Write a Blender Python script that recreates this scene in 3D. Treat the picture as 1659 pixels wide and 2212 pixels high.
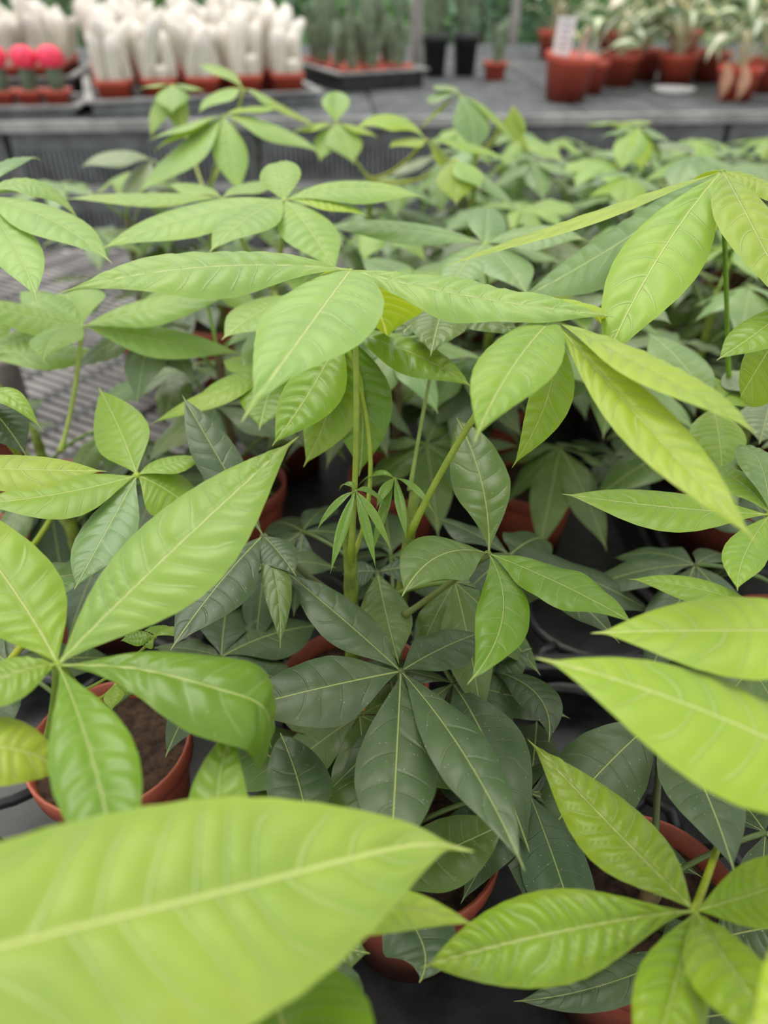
import bpy, math, random
import numpy as np

# ------------------------------------------------------------------ clear
for o in list(bpy.data.objects):
    bpy.data.objects.remove(o)
scn = bpy.context.scene
COL = scn.collection

# ------------------------------------------------------------------ camera
PITCH = math.radians(36.0)
CAMZ = 1.20
FPX = 1659.0
cam_d = bpy.data.cameras.new('camera')
cam_d.sensor_fit = 'VERTICAL'
cam_d.lens = 6.86
cam_d.sensor_height = 6.86 * 2212.0 / FPX
cam_d.sensor_width = 6.86
cam_d.clip_start = 0.01
cam_d.clip_end = 60
cam_d.dof.use_dof = True
cam_d.dof.focus_distance = 0.40
cam_d.dof.aperture_fstop = 1.25
cam = bpy.data.objects.new('camera', cam_d)
COL.objects.link(cam)
cam.location = (0, 0, CAMZ)
cam.rotation_euler = (math.pi / 2 - PITCH, 0, 0)
scn.camera = cam

# ------------------------------------------------------------------ world: bright overcast sky through a greenhouse roof
world = bpy.data.worlds.new('overcast_sky')
scn.world = world
world.use_nodes = True
nt = world.node_tree
nt.nodes.clear()
wo = nt.nodes.new('ShaderNodeOutputWorld')
bg = nt.nodes.new('ShaderNodeBackground')
tc = nt.nodes.new('ShaderNodeTexCoord')
sx = nt.nodes.new('ShaderNodeSeparateXYZ')
rp = nt.nodes.new('ShaderNodeValToRGB')
rp.color_ramp.elements[0].position = 0.0
rp.color_ramp.elements[0].color = (0.86, 0.87, 0.86, 1)
rp.color_ramp.elements[1].position = 1.0
rp.color_ramp.elements[1].color = (1.0, 1.0, 0.98, 1)
nt.links.new(tc.outputs['Generated'], sx.inputs[0])
nt.links.new(sx.outputs['Z'], rp.inputs[0])
nt.links.new(rp.outputs[0], bg.inputs[0])
bg.inputs[1].default_value = 1.1
nt.links.new(bg.outputs[0], wo.inputs[0])

# soft sun behind the greenhouse film: high, a little behind the plants
sd = bpy.data.lights.new('sun', 'SUN')
sd.energy = 2.0
sd.angle = math.radians(45)
sd.color = (1.0, 0.96, 0.88)
sun = bpy.data.objects.new('sun', sd)
COL.objects.link(sun)
sun.rotation_euler = (math.radians(-20), math.radians(-14), 0)

vs = scn.view_settings
vs.view_transform = 'Standard'
vs.look = 'None'
vs.exposure = 0.22
vs.gamma = 1.0
vs.use_curve_mapping = False

# ------------------------------------------------------------------ geometry helpers
FWD = np.array([0, math.cos(PITCH), -math.sin(PITCH)])
UPV = np.array([0, math.sin(PITCH), math.cos(PITCH)])
RGT = np.array([1.0, 0, 0])
CAM = np.array([0, 0, CAMZ])
ZUP = np.array([0, 0, 1.0])


def ray(x, y):
    return FWD + RGT * ((x - 829.5) / FPX) - UPV * ((y - 1106.0) / FPX)


def P(x, y, d):
    return CAM + ray(x, y) * d


def Pz(x, y, h):
    r = ray(x, y)
    return CAM + r * (-h / r[2])


def depth(p):
    return float(np.dot(p - CAM, FWD))


def nrm(a):
    return a / (np.linalg.norm(a, axis=-1, keepdims=True) + 1e-12)


def new_obj(name, me, mat, parent=None, color=None):
    o = bpy.data.objects.new(name, me)
    if mat is not None and len(me.materials) == 0:
        me.materials.append(mat)
    COL.objects.link(o)
    if parent is not None:
        o.parent = parent
    if color is not None:
        o.color = color
    return o


def empty(name, loc, label, cat, group=None):
    o = bpy.data.objects.new(name, None)
    o.empty_display_size = 0.02
    COL.objects.link(o)
    o.location = tuple(loc)
    o['label'] = label
    o['category'] = cat
    if group:
        o['group'] = group
    return o


def tag(o, label, cat, group=None):
    o['label'] = label
    o['category'] = cat
    if group:
        o['group'] = group
    return o


def copy_tree(o, parent=None):
    c = o.copy()
    COL.objects.link(c)
    c.parent = parent
    for ch in o.children:
        copy_tree(ch, c)
    return c


class MB:
    """collects simple shapes into one mesh"""

    def __init__(self):
        self.v = []
        self.f = []

    def add(self, v, f):
        n = len(self.v)
        self.v += [tuple(map(float, p)) for p in v]
        self.f += [tuple(i + n for i in q) for q in f]
        return self

    def box(self, c, s, rz=0.0, taper=1.0):
        hx, hy, hz = s[0] / 2, s[1] / 2, s[2] / 2
        ca, sa = math.cos(rz), math.sin(rz)
        vv = []
        for z, k in ((-hz, taper), (hz, 1.0)):
            for x, y in ((-hx, -hy), (hx, -hy), (hx, hy), (-hx, hy)):
                x *= k
                y *= k
                vv.append((c[0] + x * ca - y * sa, c[1] + x * sa + y * ca, c[2] + z))
        return self.add(vv, [(3, 2, 1, 0), (4, 5, 6, 7), (0, 1, 5, 4), (1, 2, 6, 5), (2, 3, 7, 6), (3, 0, 4, 7)])

    def bar(self, a, b, r, n=6, r2=None):
        return self.tube([np.array(a, float), np.array(b, float)], [r, r if r2 is None else r2], n)

    def tube(self, pts, rad, n=8, cap=True):
        pts = np.array(pts, float)
        m = len(pts)
        T = np.gradient(pts, axis=0)
        T = nrm(T)
        ref = np.array([0, 0, 1.0]) if abs(T[0][2]) < 0.8 else np.array([1.0, 0, 0])
        a = nrm(np.cross(T[0], ref))
        vv = []
        for i in range(m):
            a = nrm(a - T[i] * np.dot(a, T[i]))
            b = np.cross(T[i], a)
            for k in range(n):
                t = 2 * math.pi * k / n
                vv.append(pts[i] + rad[i] * (a * math.cos(t) + b * math.sin(t)))
        ff = []
        for i in range(m - 1):
            for k in range(n):
                k2 = (k + 1) % n
                ff.append((i * n + k, i * n + k2, (i + 1) * n + k2, (i + 1) * n + k))
        if cap:
            ff.append(tuple(reversed(range(n))))
            ff.append(tuple((m - 1) * n + k for k in range(n)))
        return self.add(vv, ff)

    def lathe(self, prof, c=(0, 0, 0), n=28, closed=False, sq=0.0):
        """prof list of (r, z); sq>0 gives rounded-square plan"""
        vv, ff = [], []
        for r, z in prof:
            for k in range(n):
                t = 2 * math.pi * k / n
                cx, cy = math.cos(t), math.sin(t)
                if sq > 0:
                    e = 2.0 / (2.0 + sq)
                    cx = math.copysign(abs(cx) ** e, cx)
                    cy = math.copysign(abs(cy) ** e, cy)
                vv.append((c[0] + r * cx, c[1] + r * cy, c[2] + z))
        m = len(prof)
        for i in range(m - 1):
            for k in range(n):
                k2 = (k + 1) % n
                ff.append((i * n + k, i * n + k2, (i + 1) * n + k2, (i + 1) * n + k))
        return self.add(vv, ff)

    def mesh(self, name, smooth=True):
        me = bpy.data.meshes.new(name)
        me.from_pydata(self.v, [], self.f)
        if smooth:
            me.polygons.foreach_set('use_smooth', [True] * len(me.polygons))
        me.update()
        return me

    def build(self, name, mat, parent=None, smooth=True, color=None):
        return new_obj(name, self.mesh(name, smooth), mat, parent, color)


# ------------------------------------------------------------------ materials
def nodes_of(name):
    m = bpy.data.materials.new(name)
    m.use_nodes = True
    t = m.node_tree
    t.nodes.clear()
    out = t.nodes.new('ShaderNodeOutputMaterial')
    return m, t, out


class NT:
    def __init__(self, t):
        self.t = t

    def n(self, typ, **kw):
        x = self.t.nodes.new(typ)
        for k, v in kw.items():
            setattr(x, k, v)
        return x

    def l(self, a, b):
        self.t.links.new(a, b)

    def put(self, sock, v):
        if hasattr(v, 'is_output') or isinstance(v, bpy.types.NodeSocket):
            self.l(v, sock)
        else:
            sock.default_value = v

    def math(self, op, a, b=0.0, c=0.0, clamp=False):
        x = self.n('ShaderNodeMath', operation=op)
        x.use_clamp = clamp
        self.put(x.inputs[0], a)
        self.put(x.inputs[1], b)
        self.put(x.inputs[2], c)
        return x.outputs[0]

    def smooth(self, v, lo, hi, a=0.0, b=1.0):
        x = self.n('ShaderNodeMapRange', interpolation_type='SMOOTHSTEP')
        self.put(x.inputs[0], v)
        x.inputs[1].default_value = lo
        x.inputs[2].default_value = hi
        x.inputs[3].default_value = a
        x.inputs[4].default_value = b
        return x.outputs[0]

    def mix(self, fac, a, b, blend='MIX'):
        x = self.n('ShaderNodeMix', data_type='RGBA', blend_type=blend)
        self.put(x.inputs[0], fac)
        self.put(x.inputs[6], a)
        self.put(x.inputs[7], b)
        return x.outputs[2]

    def noise(self, scale, detail=2.0, vec=None, rough=0.5):
        x = self.n('ShaderNodeTexNoise')
        x.inputs['Scale'].default_value = scale
        x.inputs['Detail'].default_value = detail
        x.inputs['Roughness'].default_value = rough
        if vec is not None:
            self.l(vec, x.inputs['Vector'])
        return x.outputs['Fac']


def leaf_material():
    m, t, out = nodes_of('leaf_blade')
    g = NT(t)
    uv = g.n('ShaderNodeUVMap', uv_map='blade').outputs[0]
    la = g.n('ShaderNodeUVMap', uv_map='lateral').outputs[0]
    oi = g.n('ShaderNodeObjectInfo')
    geo = g.n('ShaderNodeTexCoord').outputs['Object']
    young = oi.outputs['Alpha']
    s1 = g.n('ShaderNodeSeparateXYZ')
    g.l(uv, s1.inputs[0])
    s2 = g.n('ShaderNodeSeparateXYZ')
    g.l(la, s2.inputs[0])
    tt = s1.outputs[0]
    v = g.math('ABSOLUTE', g.math('MULTIPLY_ADD', s1.outputs[1], 2.0, -1.0))
    lat = s2.outputs[0]
    nz = g.noise(60.0, 2.0, geo)
    nbig = g.noise(22.0, 2.0, geo)
    s = g.math('MULTIPLY_ADD', s2.outputs[1], 20.0, g.math('MULTIPLY', g.math('SUBTRACT', nz, 0.5), 0.16))
    f = g.math('MULTIPLY', g.math('ABSOLUTE', g.math('SUBTRACT', g.math('FRACT', s), 0.5)), 2.0)
    line = g.smooth(f, 0.86, 0.985)
    line = g.math('MULTIPLY', line, g.smooth(v, 0.70, 0.92, 1.0, 0.0))
    mid = g.smooth(lat, 0.010, 0.034, 1.0, 0.0)
    between = g.smooth(f, 0.2, 0.95, 1.0, 0.0)
    base = oi.outputs['Color']
    # soft mottling
    dark = g.mix(1.0, base, (0.86, 0.89, 0.80, 1), 'MULTIPLY')
    lite = g.mix(1.0, base, (1.16, 1.08, 0.86, 1), 'MULTIPLY')
    c = g.mix(g.smooth(nbig, 0.32, 0.68), dark, lite)
    c = g.mix(g.math('MULTIPLY', between, g.math('MULTIPLY', young, 0.35)), c, lite)
    # fine net of tertiary veins
    vn = g.n('ShaderNodeTexVoronoi', feature='DISTANCE_TO_EDGE')
    vn.inputs['Scale'].default_value = 330.0
    g.l(geo, vn.inputs['Vector'])
    net = g.smooth(vn.outputs['Distance'], 0.02, 0.10, 1.0, 0.0)
    c = g.mix(g.math('MULTIPLY', net, 0.10), c, lite)
    edge = g.smooth(v, 0.90, 1.0)
    c = g.mix(g.math('MULTIPLY', edge, 0.25), c, lite)
    veinc = g.mix(g.math('MULTIPLY_ADD', young, 0.2, 0.36), base, g.mix(young, (0.42, 0.52, 0.26, 1), (0.72, 0.82, 0.42, 1)))
    c = g.mix(g.math('MULTIPLY', line, g.math('MULTIPLY_ADD', young, 0.28, 0.12)), c, veinc)
    ribc = g.mix(0.62, base, g.mix(young, (0.46, 0.54, 0.16, 1), (0.80, 0.86, 0.34, 1)))
    c = g.mix(g.math('MULTIPLY', mid, 0.9), c, ribc)
    # dust and water specks
    vo = g.n('ShaderNodeTexVoronoi')
    vo.inputs['Scale'].default_value = 620.0
    g.l(geo, vo.inputs['Vector'])
    sep = g.n('ShaderNodeSeparateColor')
    g.l(vo.outputs['Color'], sep.inputs[0])
    spot = g.math('MULTIPLY', g.smooth(vo.outputs['Distance'], 0.08, 0.2, 1.0, 0.0),
                  g.math('GREATER_THAN', sep.outputs[0], 0.88))
    c = g.mix(g.math('MULTIPLY', spot, 0.45), c, (0.75, 0.80, 0.68, 1))
    film = g.smooth(g.noise(45.0, 4.0, geo, 0.6), 0.5, 0.8)
    c = g.mix(g.math('MULTIPLY', film, 0.10), c, (0.55, 0.60, 0.52, 1))
    bs = g.n('ShaderNodeBsdfPrincipled')
    g.l(c, bs.inputs['Base Color'])
    ro = g.math('SUBTRACT', 0.43, g.math('MULTIPLY', g.math('MULTIPLY', young, g.math('SUBTRACT', 1.0, young)), 0.5))
    g.l(ro, bs.inputs['Roughness'])
    bs.inputs['Specular IOR Level'].default_value = 0.5
    g.l(g.math('MULTIPLY', young, 0.22), bs.inputs['Sheen Weight'])
    bs.inputs['Sheen Roughness'].default_value = 0.45
    hgt = g.math('ADD', g.math('MULTIPLY', line, g.math('MULTIPLY_ADD', young, 1.0, -0.5)), g.math('MULTIPLY', nz, 0.5))
    hgt = g.math('ADD', hgt, g.math('MULTIPLY', mid, 0.8))
    bu = g.n('ShaderNodeBump')
    bu.inputs['Strength'].default_value = 0.6
    bu.inputs['Distance'].default_value = 0.0012
    g.l(hgt, bu.inputs['Height'])
    g.l(bu.outputs[0], bs.inputs['Normal'])
    tr = g.n('ShaderNodeBsdfTranslucent')
    tcol = g.mix(1.0, c, (1.30, 1.10, 0.60, 1), 'MULTIPLY')
    g.l(tcol, tr.inputs['Color'])
    mx = g.n('ShaderNodeMixShader')
    g.l(g.math('MULTIPLY_ADD', young, 0.26, 0.10), mx.inputs[0])
    g.l(bs.outputs[0], mx.inputs[1])
    g.l(tr.outputs[0], mx.inputs[2])
    g.l(mx.outputs[0], out.inputs[0])
    return m


def simple(name, col, rough=0.5, spec=0.5, noise=None, var=0.25, bump=0.0, metal=0.0, objcol=False, sss=0.0):
    m, t, out = nodes_of(name)
    g = NT(t)
    bs = g.n('ShaderNodeBsdfPrincipled')
    geo = g.n('ShaderNodeTexCoord').outputs['Object']
    src = (col[0], col[1], col[2], 1)
    if objcol:
        src = g.n('ShaderNodeObjectInfo').outputs['Color']
    if noise:
        nz = g.noise(noise, 4.0, geo, 0.6)
        lo = g.mix(1.0, src, (1 - var, 1 - var, 1 - var, 1), 'MULTIPLY')
        hi = g.mix(1.0, src, (1 + var, 1 + var, 1 + var, 1), 'MULTIPLY')
        c = g.mix(g.smooth(nz, 0.3, 0.7), lo, hi)
        g.l(c, bs.inputs['Base Color'])
        if bump > 0:
            bu = g.n('ShaderNodeBump')
            bu.inputs['Strength'].default_value = 0.6
            bu.inputs['Distance'].default_value = bump
            g.l(nz, bu.inputs['Height'])
            g.l(bu.outputs[0], bs.inputs['Normal'])
    else:
        g.put(bs.inputs['Base Color'], src)
    bs.inputs['Roughness'].default_value = rough
    bs.inputs['Specular IOR Level'].default_value = spec
    bs.inputs['Metallic'].default_value = metal
    g.l(bs.outputs[0], out.inputs[0])
    return m


def cactus_material(name, wool, body, ribs):
    m, t, out = nodes_of(name)
    g = NT(t)
    bs = g.n('ShaderNodeBsdfPrincipled')
    tcn = g.n('ShaderNodeTexCoord')
    s = g.n('ShaderNodeSeparateXYZ')
    g.l(tcn.outputs['UV'], s.inputs[0])
    f = g.math('MULTIPLY', g.math('ABSOLUTE', g.math('SUBTRACT', g.math('FRACT', g.math('MULTIPLY', s.outputs[0], ribs)), 0.5)), 2.0)
    nz = g.noise(90.0, 3.0, tcn.outputs['Object'], 0.7)
    top = g.smooth(s.outputs[1], 0.55, 0.98)
    fac = g.math('ADD', g.math('MULTIPLY', f, 0.48), g.math('MULTIPLY', nz, 0.42))
    fac = g.math('ADD', fac, g.math('MULTIPLY', top, 0.7), clamp=True)
    c = g.mix(fac, (*body, 1), (*wool, 1))
    g.l(c, bs.inputs['Base Color'])
    bs.inputs['Roughness'].default_value = 0.9
    bu = g.n('ShaderNodeBump')
    bu.inputs['Distance'].default_value = 0.004
    g.l(fac, bu.inputs['Height'])
    g.l(bu.outputs[0], bs.inputs['Normal'])
    g.l(bs.outputs[0], out.inputs[0])
    return m


M_LEAF = leaf_material()
M_STALK = simple('leaf_stalk', (0.2, 0.4, 0.03), 0.42, noise=120, var=0.12, objcol=True)
M_TRUNK = simple('trunk_bark', (0.10, 0.15, 0.04), 0.6, noise=90, var=0.35, bump=0.0006, objcol=True)
M_POT = simple('terracotta_plastic', (0.36, 0.085, 0.045), 0.5, noise=40, var=0.18)
M_POT2 = simple('red_plastic', (0.52, 0.085, 0.05), 0.45, noise=18, var=0.12)
M_SOIL = simple('potting_soil', (0.055, 0.030, 0.018), 0.95, noise=140, var=0.6, bump=0.004)
M_BLACK = simple('black_plastic', (0.022, 0.023, 0.025), 0.38, noise=35, var=0.5)
M_DUSTY = simple('dusty_black_plastic', (0.15, 0.16, 0.165), 0.6, noise=14, var=0.35)
M_DUSTL = simple('worn_grey_plastic', (0.33, 0.33, 0.325), 0.6, noise=14, var=0.3)
M_WIRE = simple('galvanised_wire', (0.19, 0.18, 0.175), 0.5, noise=12, var=0.45, metal=0.1)
M_RAIL = simple('galvanised_rail', (0.46, 0.42, 0.40), 0.55, noise=25, var=0.3)
M_FLOOR = simple('weed_mat_floor', (0.10, 0.095, 0.09), 0.9, noise=6, var=0.35, bump=0.002)
M_WHITE = simple('white_card', (0.85, 0.85, 0.85), 0.6)
M_INK = simple('grey_ink', (0.35, 0.35, 0.38), 0.7)
M_PINK = simple('pink_cactus', (0.95, 0.055, 0.12), 0.6, noise=60, var=0.2)
M_STOCK = simple('green_cactus_stock', (0.11, 0.16, 0.10), 0.6, noise=50, var=0.3)
M_WOOL = cactus_material('woolly_cactus', (0.98, 0.94, 0.88), (0.46, 0.45, 0.32), 9)
M_SPURGE = simple('grey_green_cactus', (0.16, 0.21, 0.13), 0.7, noise=30, var=0.4)
M_ROOT = simple('orange_root', (0.62, 0.22, 0.02), 0.6, noise=80, var=0.3)


def mottle_material():
    m, t, out = nodes_of('variegated_leaf')
    g = NT(t)
    geo = g.n('ShaderNodeTexCoord').outputs['Object']
    uv = g.n('ShaderNodeUVMap', uv_map='blade').outputs[0]
    s1 = g.n('ShaderNodeSeparateXYZ')
    g.l(uv, s1.inputs[0])
    v = g.math('ABSOLUTE', g.math('MULTIPLY_ADD', s1.outputs[1], 2.0, -1.0))
    nz = g.noise(28.0, 3.0, geo, 0.6)
    fac = g.math('ADD', g.math('MULTIPLY', v, -0.55), nz)
    f = g.smooth(fac, 0.15, 0.40)
    oi = g.n('ShaderNodeObjectInfo')
    c = g.mix(f, (0.13, 0.20, 0.07, 1), oi.outputs['Color'])
    bs = g.n('ShaderNodeBsdfPrincipled')
    g.l(c, bs.inputs['Base Color'])
    bs.inputs['Roughness'].default_value = 0.45
    tr = g.n('ShaderNodeBsdfTranslucent')
    g.l(c, tr.inputs['Color'])
    mx = g.n('ShaderNodeMixShader')
    mx.inputs[0].default_value = 0.25
    g.l(bs.outputs[0], mx.inputs[1])
    g.l(tr.outputs[0], mx.inputs[2])
    g.l(mx.outputs[0], out.inputs[0])
    return m


M_VARIEG = mottle_material()

# ------------------------------------------------------------------ leaf geometry
AMPK = 1.12


def catmull(pts, n):
    pts = [np.array(p, float) for p in pts]
    if len(pts) == 3:
        h, m_, t_ = pts
        c = 2 * m_ - 0.5 * (h + t_)
        u = np.linspace(0, 1, n)[:, None]
        return (1 - u) ** 2 * h + 2 * u * (1 - u) * c + u * u * t_
    q = [2 * pts[0] - pts[1]] + pts + [2 * pts[-1] - pts[-2]]
    out = []
    fine = 24
    for i in range(1, len(q) - 2):
        for k in range(fine):
            u = k / fine
            a, b, c, d = q[i - 1], q[i], q[i + 1], q[i + 2]
            out.append(0.5 * ((2 * b) + (c - a) * u + (2 * a - 5 * b + 4 * c - d) * u * u + (3 * b - a - 3 * c + d) * u ** 3))
    out.append(q[-2])
    out = np.array(out)
    seg = np.r_[0, np.cumsum(np.linalg.norm(np.diff(out, axis=0), axis=1))]
    u = np.linspace(0, seg[-1], n)
    return np.stack([np.interp(u, seg, out[:, k]) for k in range(3)], 1)


def leaflet_mesh(name, pts, W, origin, face=0.0, fold=0.16, curl=0.30, nveins=11, amp=0.0012, peak=1.0,
                 nu=64, nv=8, wave=0.0, seed=0, qb=1.3, qt=1.05, tail=0.04, facecam=True, twist=0.0, probe=False):
    """pts world midrib points; W full width in m"""
    rr = random.Random(seed)
    C = catmull(pts, nu + 1)
    t = np.linspace(0, 1, nu + 1)
    tm = np.clip(t / (1 - tail), 0, 1)
    u = tm ** peak
    sn = np.sin(np.pi * np.clip(u, 0, 1))
    w = np.where(u < 0.5, sn ** qb, sn ** qt)
    w = np.maximum(w, 0.045 * (t < 0.12) + 0.0)
    w = np.maximum(w, 0.065 * np.clip((1 - t) / (tail + 0.05), 0, 1) ** 0.8 * (t > 0.6) * (tail > 0))
    w[-1] = 0.0
    hw = 0.5 * W * w
    T = nrm(np.gradient(C, axis=0))
    D = C[-1] - C[0]
    Dh = np.array([D[0], D[1], 0.0])
    if np.linalg.norm(Dh) < 0.15 * np.linalg.norm(D):
        Dh = np.array([D[0], 0.0, 0.0]) + FWD * np.array([1, 1, 0]) * (-0.05)
    S0 = nrm(np.cross(Dh, ZUP))
    S = nrm(S0[None, :] - T * (T @ S0)[:, None])
    N = np.cross(S, T)
    if facecam:
        sg = -math.copysign(1.0, float(np.dot(S[nu // 2], CAM - C[nu // 2])))
    else:
        sg = 1.0
    r = sg * math.radians(face) + np.radians(twist) * t
    r = np.asarray(r) * np.ones(nu + 1)
    S, N = S * np.cos(r)[:, None] + N * np.sin(r)[:, None], N * np.cos(r)[:, None] - S * np.sin(r)[:, None]
    vv = np.linspace(-1, 1, 2 * nv + 1)
    vv = np.sign(vv) * np.abs(vv) ** 1.0
    av = np.abs(vv)
    X = hw[:, None] * vv[None, :]
    q1, q2 = rr.random(), rr.random()
    tw = t[:, None] + 0.018 * np.sin(6.28 * (t[:, None] * 2.3 + q1)) + 0.010 * np.sin(6.28 * (t[:, None] * 5.1 + q2))
    sR = (tw - 0.04 * av - 0.055 * av ** 2) * nveins
    sL = sR + 0.3 + 0.4 * q1 + 0.15 * np.sin(6.28 * (t[:, None] * 1.7 + q2))
    s = np.where(vv[None, :] < 0, sL, sR)
    bul = np.abs(np.sin(np.pi * s)) ** 1.1
    amp = amp * AMPK * (0.45 if nveins < 10 else 1.0)
    win = np.clip((av - 0.03) / 0.12, 0, 1) * np.clip((1.0 - av) / 0.25, 0, 1)
    endw = np.clip(np.minimum(t / 0.2, (1 - t) / 0.15), 0, 1)
    Zo = amp * bul * win[None, :] * endw[:, None]
    Zo = Zo + fold * np.abs(X) - curl * X ** 2 / (0.5 * W)
    p1, p2 = rr.random() * 6.28, rr.random() * 6.28
    k1 = 1.5 + rr.random() * 1.5
    wv = np.where(vv[None, :] > 0, np.sin(k1 * 6.28 * t[:, None] + p1), np.sin(k1 * 6.28 * t[:, None] + p2))
    Zo = Zo + wave * wv * (av ** 2)[None, :] * np.sin(np.pi * t)[:, None]
    # slightly crinkled margin
    X = X * (1 + 0.006 * np.sin(nveins * 6.28 * t + p1))[:, None]
    V = C[:, None, :] + S[:, None, :] * X[:, :, None] + N[:, None, :] * Zo[:, :, None]
    V = V.reshape(-1, 3)
    if probe:
        q = V - CAM
        dd = q @ FWD
        sxp, syp = q @ RGT / dd * FPX, q @ UPV / dd * FPX
        ax = np.array([sxp[-1] - sxp[0], syp[-1] - syp[0]])
        a2 = sxp.reshape(nu + 1, -1), syp.reshape(nu + 1, -1)
        i0 = nu // 2
        best = 0
        for ii in range(int(nu * .3), int(nu * .8)):
            tx = np.array([a2[0][ii + 1, nv] - a2[0][ii - 1, nv], a2[1][ii + 1, nv] - a2[1][ii - 1, nv]])
            nn_ = np.array([-tx[1], tx[0]]) / (np.linalg.norm(tx) + 1e-9)
            pr = a2[0][ii] * nn_[0] + a2[1][ii] * nn_[1]
            best = max(best, pr.max() - pr.min())
        return best
    V = V - np.asarray(origin)[None, :]
    nvv = 2 * nv + 1
    i = np.arange(nu)[:, None] * nvv + np.arange(nvv - 1)[None, :]
    i = i.reshape(-1)
    F = np.stack([i, i + 1, i + nvv + 1, i + nvv], 1)
    me = bpy.data.meshes.new(name)
    me.vertices.add(len(V))
    me.vertices.foreach_set('co', V.reshape(-1))
    me.loops.add(len(F) * 4)
    me.loops.foreach_set('vertex_index', F.reshape(-1))
    me.polygons.add(len(F))
    me.polygons.foreach_set('loop_start', np.arange(len(F)) * 4)
    me.polygons.foreach_set('loop_total', np.full(len(F), 4))
    me.polygons.foreach_set('use_smooth', np.ones(len(F), bool))
    UV = np.stack([np.repeat(t, nvv), np.tile(vv * 0.5 + 0.5, nu + 1)], 1)
    lat = np.abs((w[:, None] * vv[None, :]).reshape(-1))
    fl = F.reshape(-1)
    left = np.repeat((np.arange(len(F)) % (nvv - 1)) < nv, 4)
    sv = np.where(left, sL.reshape(-1)[fl], sR.reshape(-1)[fl])
    for nm, A in (('blade', UV[fl]), ('lateral', np.stack([lat[fl], sv * 0.05], 1))):
        lay = me.uv_layers.new(name=nm)
        lay.data.foreach_set('uv', A.reshape(-1))
    me.update()
    me.validate()
    me.materials.append(M_LEAF)
    return me


def srgb(r, g, b, y=1.0):
    f = lambda c: (c / 255.0 / 12.92) if c <= 10 else ((c / 255.0 + 0.055) / 1.055) ** 2.4
    return (f(r), f(g), f(b), y)


COLS = {
    'pale': srgb(148, 184, 100, 0.95),
    'young': srgb(155, 182, 64, 1.0),
    'lime': srgb(158, 190, 52, 1.0),
    'fresh': srgb(134, 170, 54, 0.85),
    'green': srgb(120, 154, 44, 0.6),
    'glossy': srgb(102, 138, 28, 0.4),
    'mid': srgb(86, 112, 52, 0.25),
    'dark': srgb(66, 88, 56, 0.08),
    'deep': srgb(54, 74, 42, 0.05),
    'grey': srgb(112, 132, 100, 0.2),
    'sage': srgb(118, 150, 94, 0.55),
}


def jitter(c, rr, a=0.10):
    k = 1 + rr.uniform(-a, a)
    h = rr.uniform(-a, a) * 0.6
    return (c[0] * k * (1 + h), c[1] * k, c[2] * k * (1 - h), c[3])


PLANTS = {}


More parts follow.
